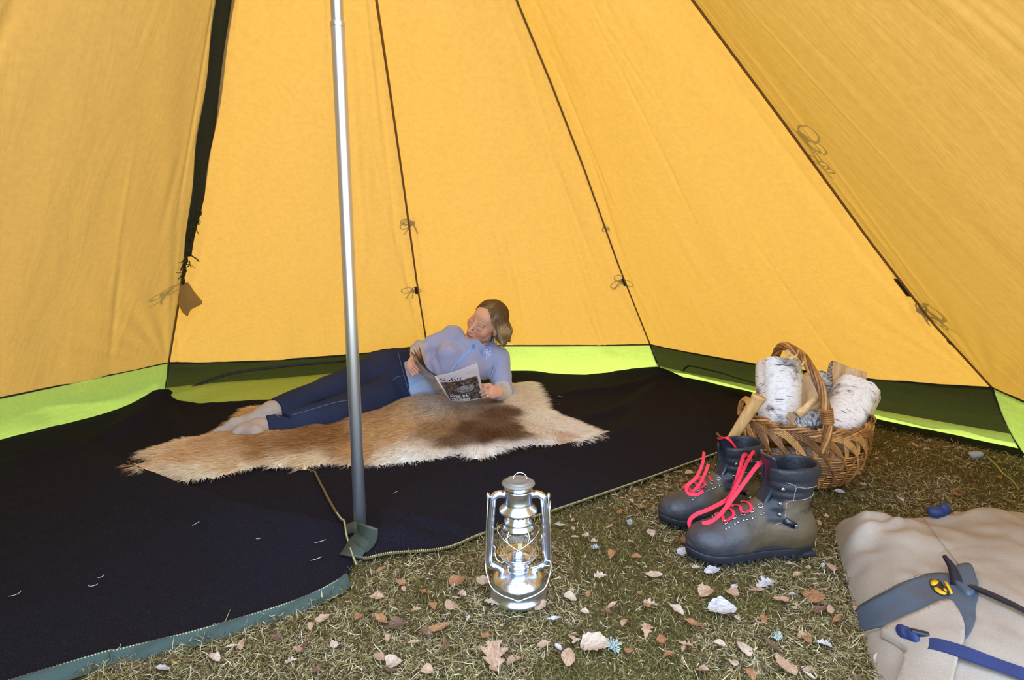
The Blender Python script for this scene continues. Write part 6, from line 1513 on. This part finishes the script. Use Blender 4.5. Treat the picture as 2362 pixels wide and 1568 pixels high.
# ================================================================ canvas bag
def bag():
    root = empty('canvas_bag', tuple(at(2180, 1400)), 'beige canvas bag with blue straps and a yellow logo lying on the grass', 'bag')
    P2 = [at(x, y, .02)[:2] for x, y in ((1926, 1206), (1950, 1200), (2010, 1205), (2080, 1203), (2170, 1200), (2260, 1198), (2362, 1208), (2560, 1240), (2640, 1400), (2600, 1640), (2300, 1800), (2120, 1780), (2062, 1640), (2030, 1560), (1990, 1450), (1955, 1330), (1935, 1255))]
    poly = smooth_path([(a, b, 0) for a, b in P2], 120, True)[:, :2]
    c = poly.mean(0); nr, na = 60, 240; ring = smooth_path(np.concatenate([poly, np.zeros((120, 1))], 1), na, True)[:, :2]
    f = np.linspace(0, 1, nr)**.6; G = c+(ring[None]-c)*f[:, None, None]; G = G.reshape(-1, 2)
    d, _ = edge_dist(G, poly); d[-na:] = 0
    G3 = np.concatenate([G, np.zeros((len(G), 1))], 1)
    h = .062*(1-np.exp(-d/.028))+.035*(1-np.exp(-d/.14))
    h = h+(.010*fbm(G3, 7, 3)+.006*vnoise(G3*np.array([1, .5, 0]), 24))*(1-np.exp(-d/.03))
    for (x, y, r_, a_) in ((1985, 1225, .05, .030), (2040, 1240, .035, -.022), (2100, 1270, .06, .016), (2170, 1210, .06, -.025), (2250, 1195, .08, .02), (1965, 1290, .03, -.02), (1950, 1235, .03, .02), (2000, 1262, .03, -.016)):
        q = at(x, y, .06)[:2]; h = h+a_*np.exp(-(np.hypot(*(G-q).T)/r_)**2)*(1-np.exp(-d/.02))
    for pix, hh in (([(1940, 1240), (1990, 1265), (2060, 1260)], .020), ([(1965, 1290), (2040, 1285), (2110, 1262)], .016), ([(2020, 1205), (2080, 1220), (2120, 1190)], .012), ([(2130, 1200), (2200, 1240), (2270, 1210)], -.012)): h = h+ridge(G3, [(a, b) for a, b in pix], hh, .014, .02)
    V = np.concatenate([G, np.maximum(h, .004)[:, None]], 1)
    V = np.concatenate([V, [[c[0], c[1], .002]]])
    I = np.arange(nr-1)[:, None]*na; Jn = np.arange(na)[None]; J2 = (Jn+1) % na; Q = np.stack([I+Jn, I+na+Jn, I+na+J2, I+J2], -1).reshape(-1, 4); j = np.arange(na); base = np.stack([(nr-1)*na+(j+1) % na, (nr-1)*na+j, j*0+len(V)-1], -1)
    m = mat('beige_canvas', rough=.85, spec=.15); n = N(m); w = n.noise(n.coords('Object'), 420, 2, .6); g = n.noise(n.coords('Object'), 9, 3, .5)
    n.link(n.mix(.5, n.ramp(g, [(.3, srgb(146, 132, 120)), (.7, srgb(168, 154, 142))]), n.ramp(w, [(.3, srgb(142, 128, 116)), (.7, srgb(172, 160, 148))])), n.b.inputs['Base Color']); n.bump(w, .25, .002)
    part('bag_body', V, [Q, base], m, root)
    tree = bvh_of(V, [Q])
    def on(x, y, off):
        r = _ray(x, y); hit = tree.ray_cast(Vector((0, 0, CAM_H)), Vector(r).normalized())
        if hit[0] is None: return at(x, y, .08)+np.array([0, 0, off]), np.array([0, 0, 1.])
        nn = np.array(hit[1]); nn = nn if nn[2] > 0 else -nn; return np.array(hit[0])+nn*off, nn
    def patch(name, pix, mt, off=.003, th=.003, sub=5, label=None, par=root, round_=True):
        L = smooth_path([(x, y, 0) for x, y in pix], len(pix)*4, True) if round_ else np.array([(x, y, 0.) for x, y in pix])
        bm = bmesh.new(); vs_ = [bm.verts.new((x, y, 0)) for x, y, _ in L]; fc = bm.faces.new(vs_); bmesh.ops.triangulate(bm, faces=[fc])
        for _ in range(sub):
            ed = [e for e in bm.edges if e.calc_length() > 14]
            if not ed: break
            bmesh.ops.subdivide_edges(bm, edges=ed, cuts=1); bmesh.ops.triangulate(bm, faces=bm.faces[:])
        bm.verts.index_update(); P = []; 
        for v in bm.verts: P.append(on(v.co.x, v.co.y, off)[0])
        P = np.array(P); Fq = np.array([[v.index for v in f_.verts] for f_ in bm.faces])
        bd = np.array([[l.vert.index, l.link_loop_next.vert.index] for f_ in bm.faces for l in f_.loops if len(l.edge.link_faces) == 1]); bm.free()
        lowv = P-np.array([0, 0, th]); k = len(P); side = np.stack([bd[:, 1], bd[:, 0], bd[:, 0]+k, bd[:, 1]+k], -1)
        return part(name, np.concatenate([P, lowv]), [Fq, side], mt, par, label=label)
    def strip(name, pix, w_, th, mt, lift=0.0, label=None, n_=40):
        L = smooth_path([(x, y, 0) for x, y in pix], n_); pn = [on(x, y, .004) for x, y, _ in L]; P = np.array([p for p, _ in pn]); Nn = np.array([q for _, q in pn]); P = P+np.array([0, 0, 1])*lift*np.sin(np.linspace(0, np.pi, n_))[:, None]
        for _ in range(3): P[1:-1] = (P[:-2]+2*P[1:-1]+P[2:])/4; Nn[1:-1] = (Nn[:-2]+2*Nn[1:-1]+Nn[2:])/4
        V, Fc = ribbon(P, w_, th, Nn); return part(name, V, Fc, mt, root, label=label, smooth=False)
    slate = bumpy(mat('slate_blue_fabric', srgb(70, 82, 98), .5, spec=.4), 200, .3, .002)
    navy = bumpy(mat('navy_webbing', srgb(26, 44, 92), .6), 500, .5, .002); dark = bumpy(mat('dark_navy_cord', srgb(22, 28, 44), .45), 120, .3)
    yel = mat('yellow_print_logo', srgb(224, 178, 30), .6)
    pt = patch('trim_band', [(1976, 1408), (2000, 1390), (2060, 1358), (2110, 1332), (2160, 1324), (2200, 1326), (2240, 1330), (2258, 1362), (2250, 1400), (2250, 1430), (2238, 1462), (2226, 1474), (2220, 1450), (2206, 1420), (2180, 1398), (2140, 1410), (2080, 1440), (2020, 1448), (1990, 1452), (1978, 1430)], slate, .004, .004, label='slate blue trim band')
    patch('pocket_flap', [(2042, 1460), (2100, 1428), (2180, 1394), (2205, 1412), (2224, 1446), (2226, 1480), (2210, 1530), (2195, 1590), (2140, 1640), (2080, 1600), (2092, 1530), (2096, 1505), (2060, 1478)], m, .012, .012, label='beige pocket flap below the trim band')
    patch('logo_mark', [(2148, 1346), (2158, 1343), (2166, 1348), (2160, 1354), (2153, 1356), (2148, 1352)], yel, .0065, .001, par=pt, label='yellow wedge of the logo')
    patch('logo_mark', [(2156, 1362), (2162, 1360), (2172, 1367), (2184, 1374), (2180, 1377), (2170, 1375), (2160, 1368)], yel, .0065, .001, par=pt)
    patch('logo_mark', [(2176, 1364), (2180, 1362), (2185, 1369), (2183, 1371)], yel, .0065, .001, par=pt, round_=False)
    patch('logo_lettering', [(2178, 1347), (2184, 1346), (2191, 1359), (2198, 1374), (2194, 1376), (2186, 1362)], yel, .0065, .001, par=pt, round_=False)
    patch('logo_ground', [(2146, 1342), (2166, 1342), (2178, 1356), (2184, 1362), (2190, 1378), (2176, 1380), (2158, 1370), (2147, 1356)], dark, .0052, .001, par=pt, label='dark ground of the logo')
    strip('strap', [(2100, 1492), (2128, 1496), (2160, 1500), (2210, 1516), (2280, 1540), (2362, 1566), (2460, 1600)], .030, .003, navy, .010, 'blue webbing strap')
    strip('cord', [(2225, 1350), (2246, 1368), (2290, 1390), (2362, 1422), (2450, 1465)], .012, .006, dark, .012, 'dark draw cord')
    # buckles and knots
    def lump(pix, r_, mt, name, off=.012, label=None):
        p, nn = on(*pix, off); V, Fc = blob(p, r_, 20, 12); V = V+.15*min(r_)*np.stack([vnoise(V+k, 90) for k in range(3)], -1); part(name, V, Fc, mt, root, label=label)
    for q, (dx, dy) in enumerate(((0, 0), (9, 3), (18, 7))): lump((2092+dx, 1474+dy), (.010, .020, .014), navy, 'buckle_loop', .012)
    V, Fc = box(on(2130, 1478, .016)[0], (.030, .012, .010), Matrix.Rotation(R(-25), 3, 'Z'), .003); part('buckle', V, Fc, dark, root)
    lump((2165, 1190), (.026, .018, .016), navy, 'strap_bundle', .012, 'bunched dark blue strap end'); lump((2180, 1186), (.016, .014, .018), navy, 'strap_bundle', .014)
    tri = [on(2186, 1316, .034)[0], on(2198, 1332, .022)[0], on(2208, 1354, .006)[0]]
    V, Fc = ribbon(smooth_path(tri, 12), np.linspace(.008, .024, 12), .005, (-.6, -.6, .3)); part('grab_tab', V, Fc, dark, root, label='dark stiff tab standing up')
    patch('grab_flap', [(2206, 1316), (2236, 1310), (2250, 1340), (2256, 1360), (2238, 1378), (2216, 1366), (2200, 1340)], slate, .012, .010)
    st = mat('canvas_seam', srgb(150, 134, 118), .9)
    for L in ([(2124, 1190), (2150, 1225), (2180, 1265), (2214, 1308)], [(1978, 1402), (2030, 1368), (2080, 1345), (2130, 1328)], [(1996, 1462), (2060, 1445), (2110, 1420), (2170, 1396)]):
        strip('seam', L, .0018, .0012, st)
bag()
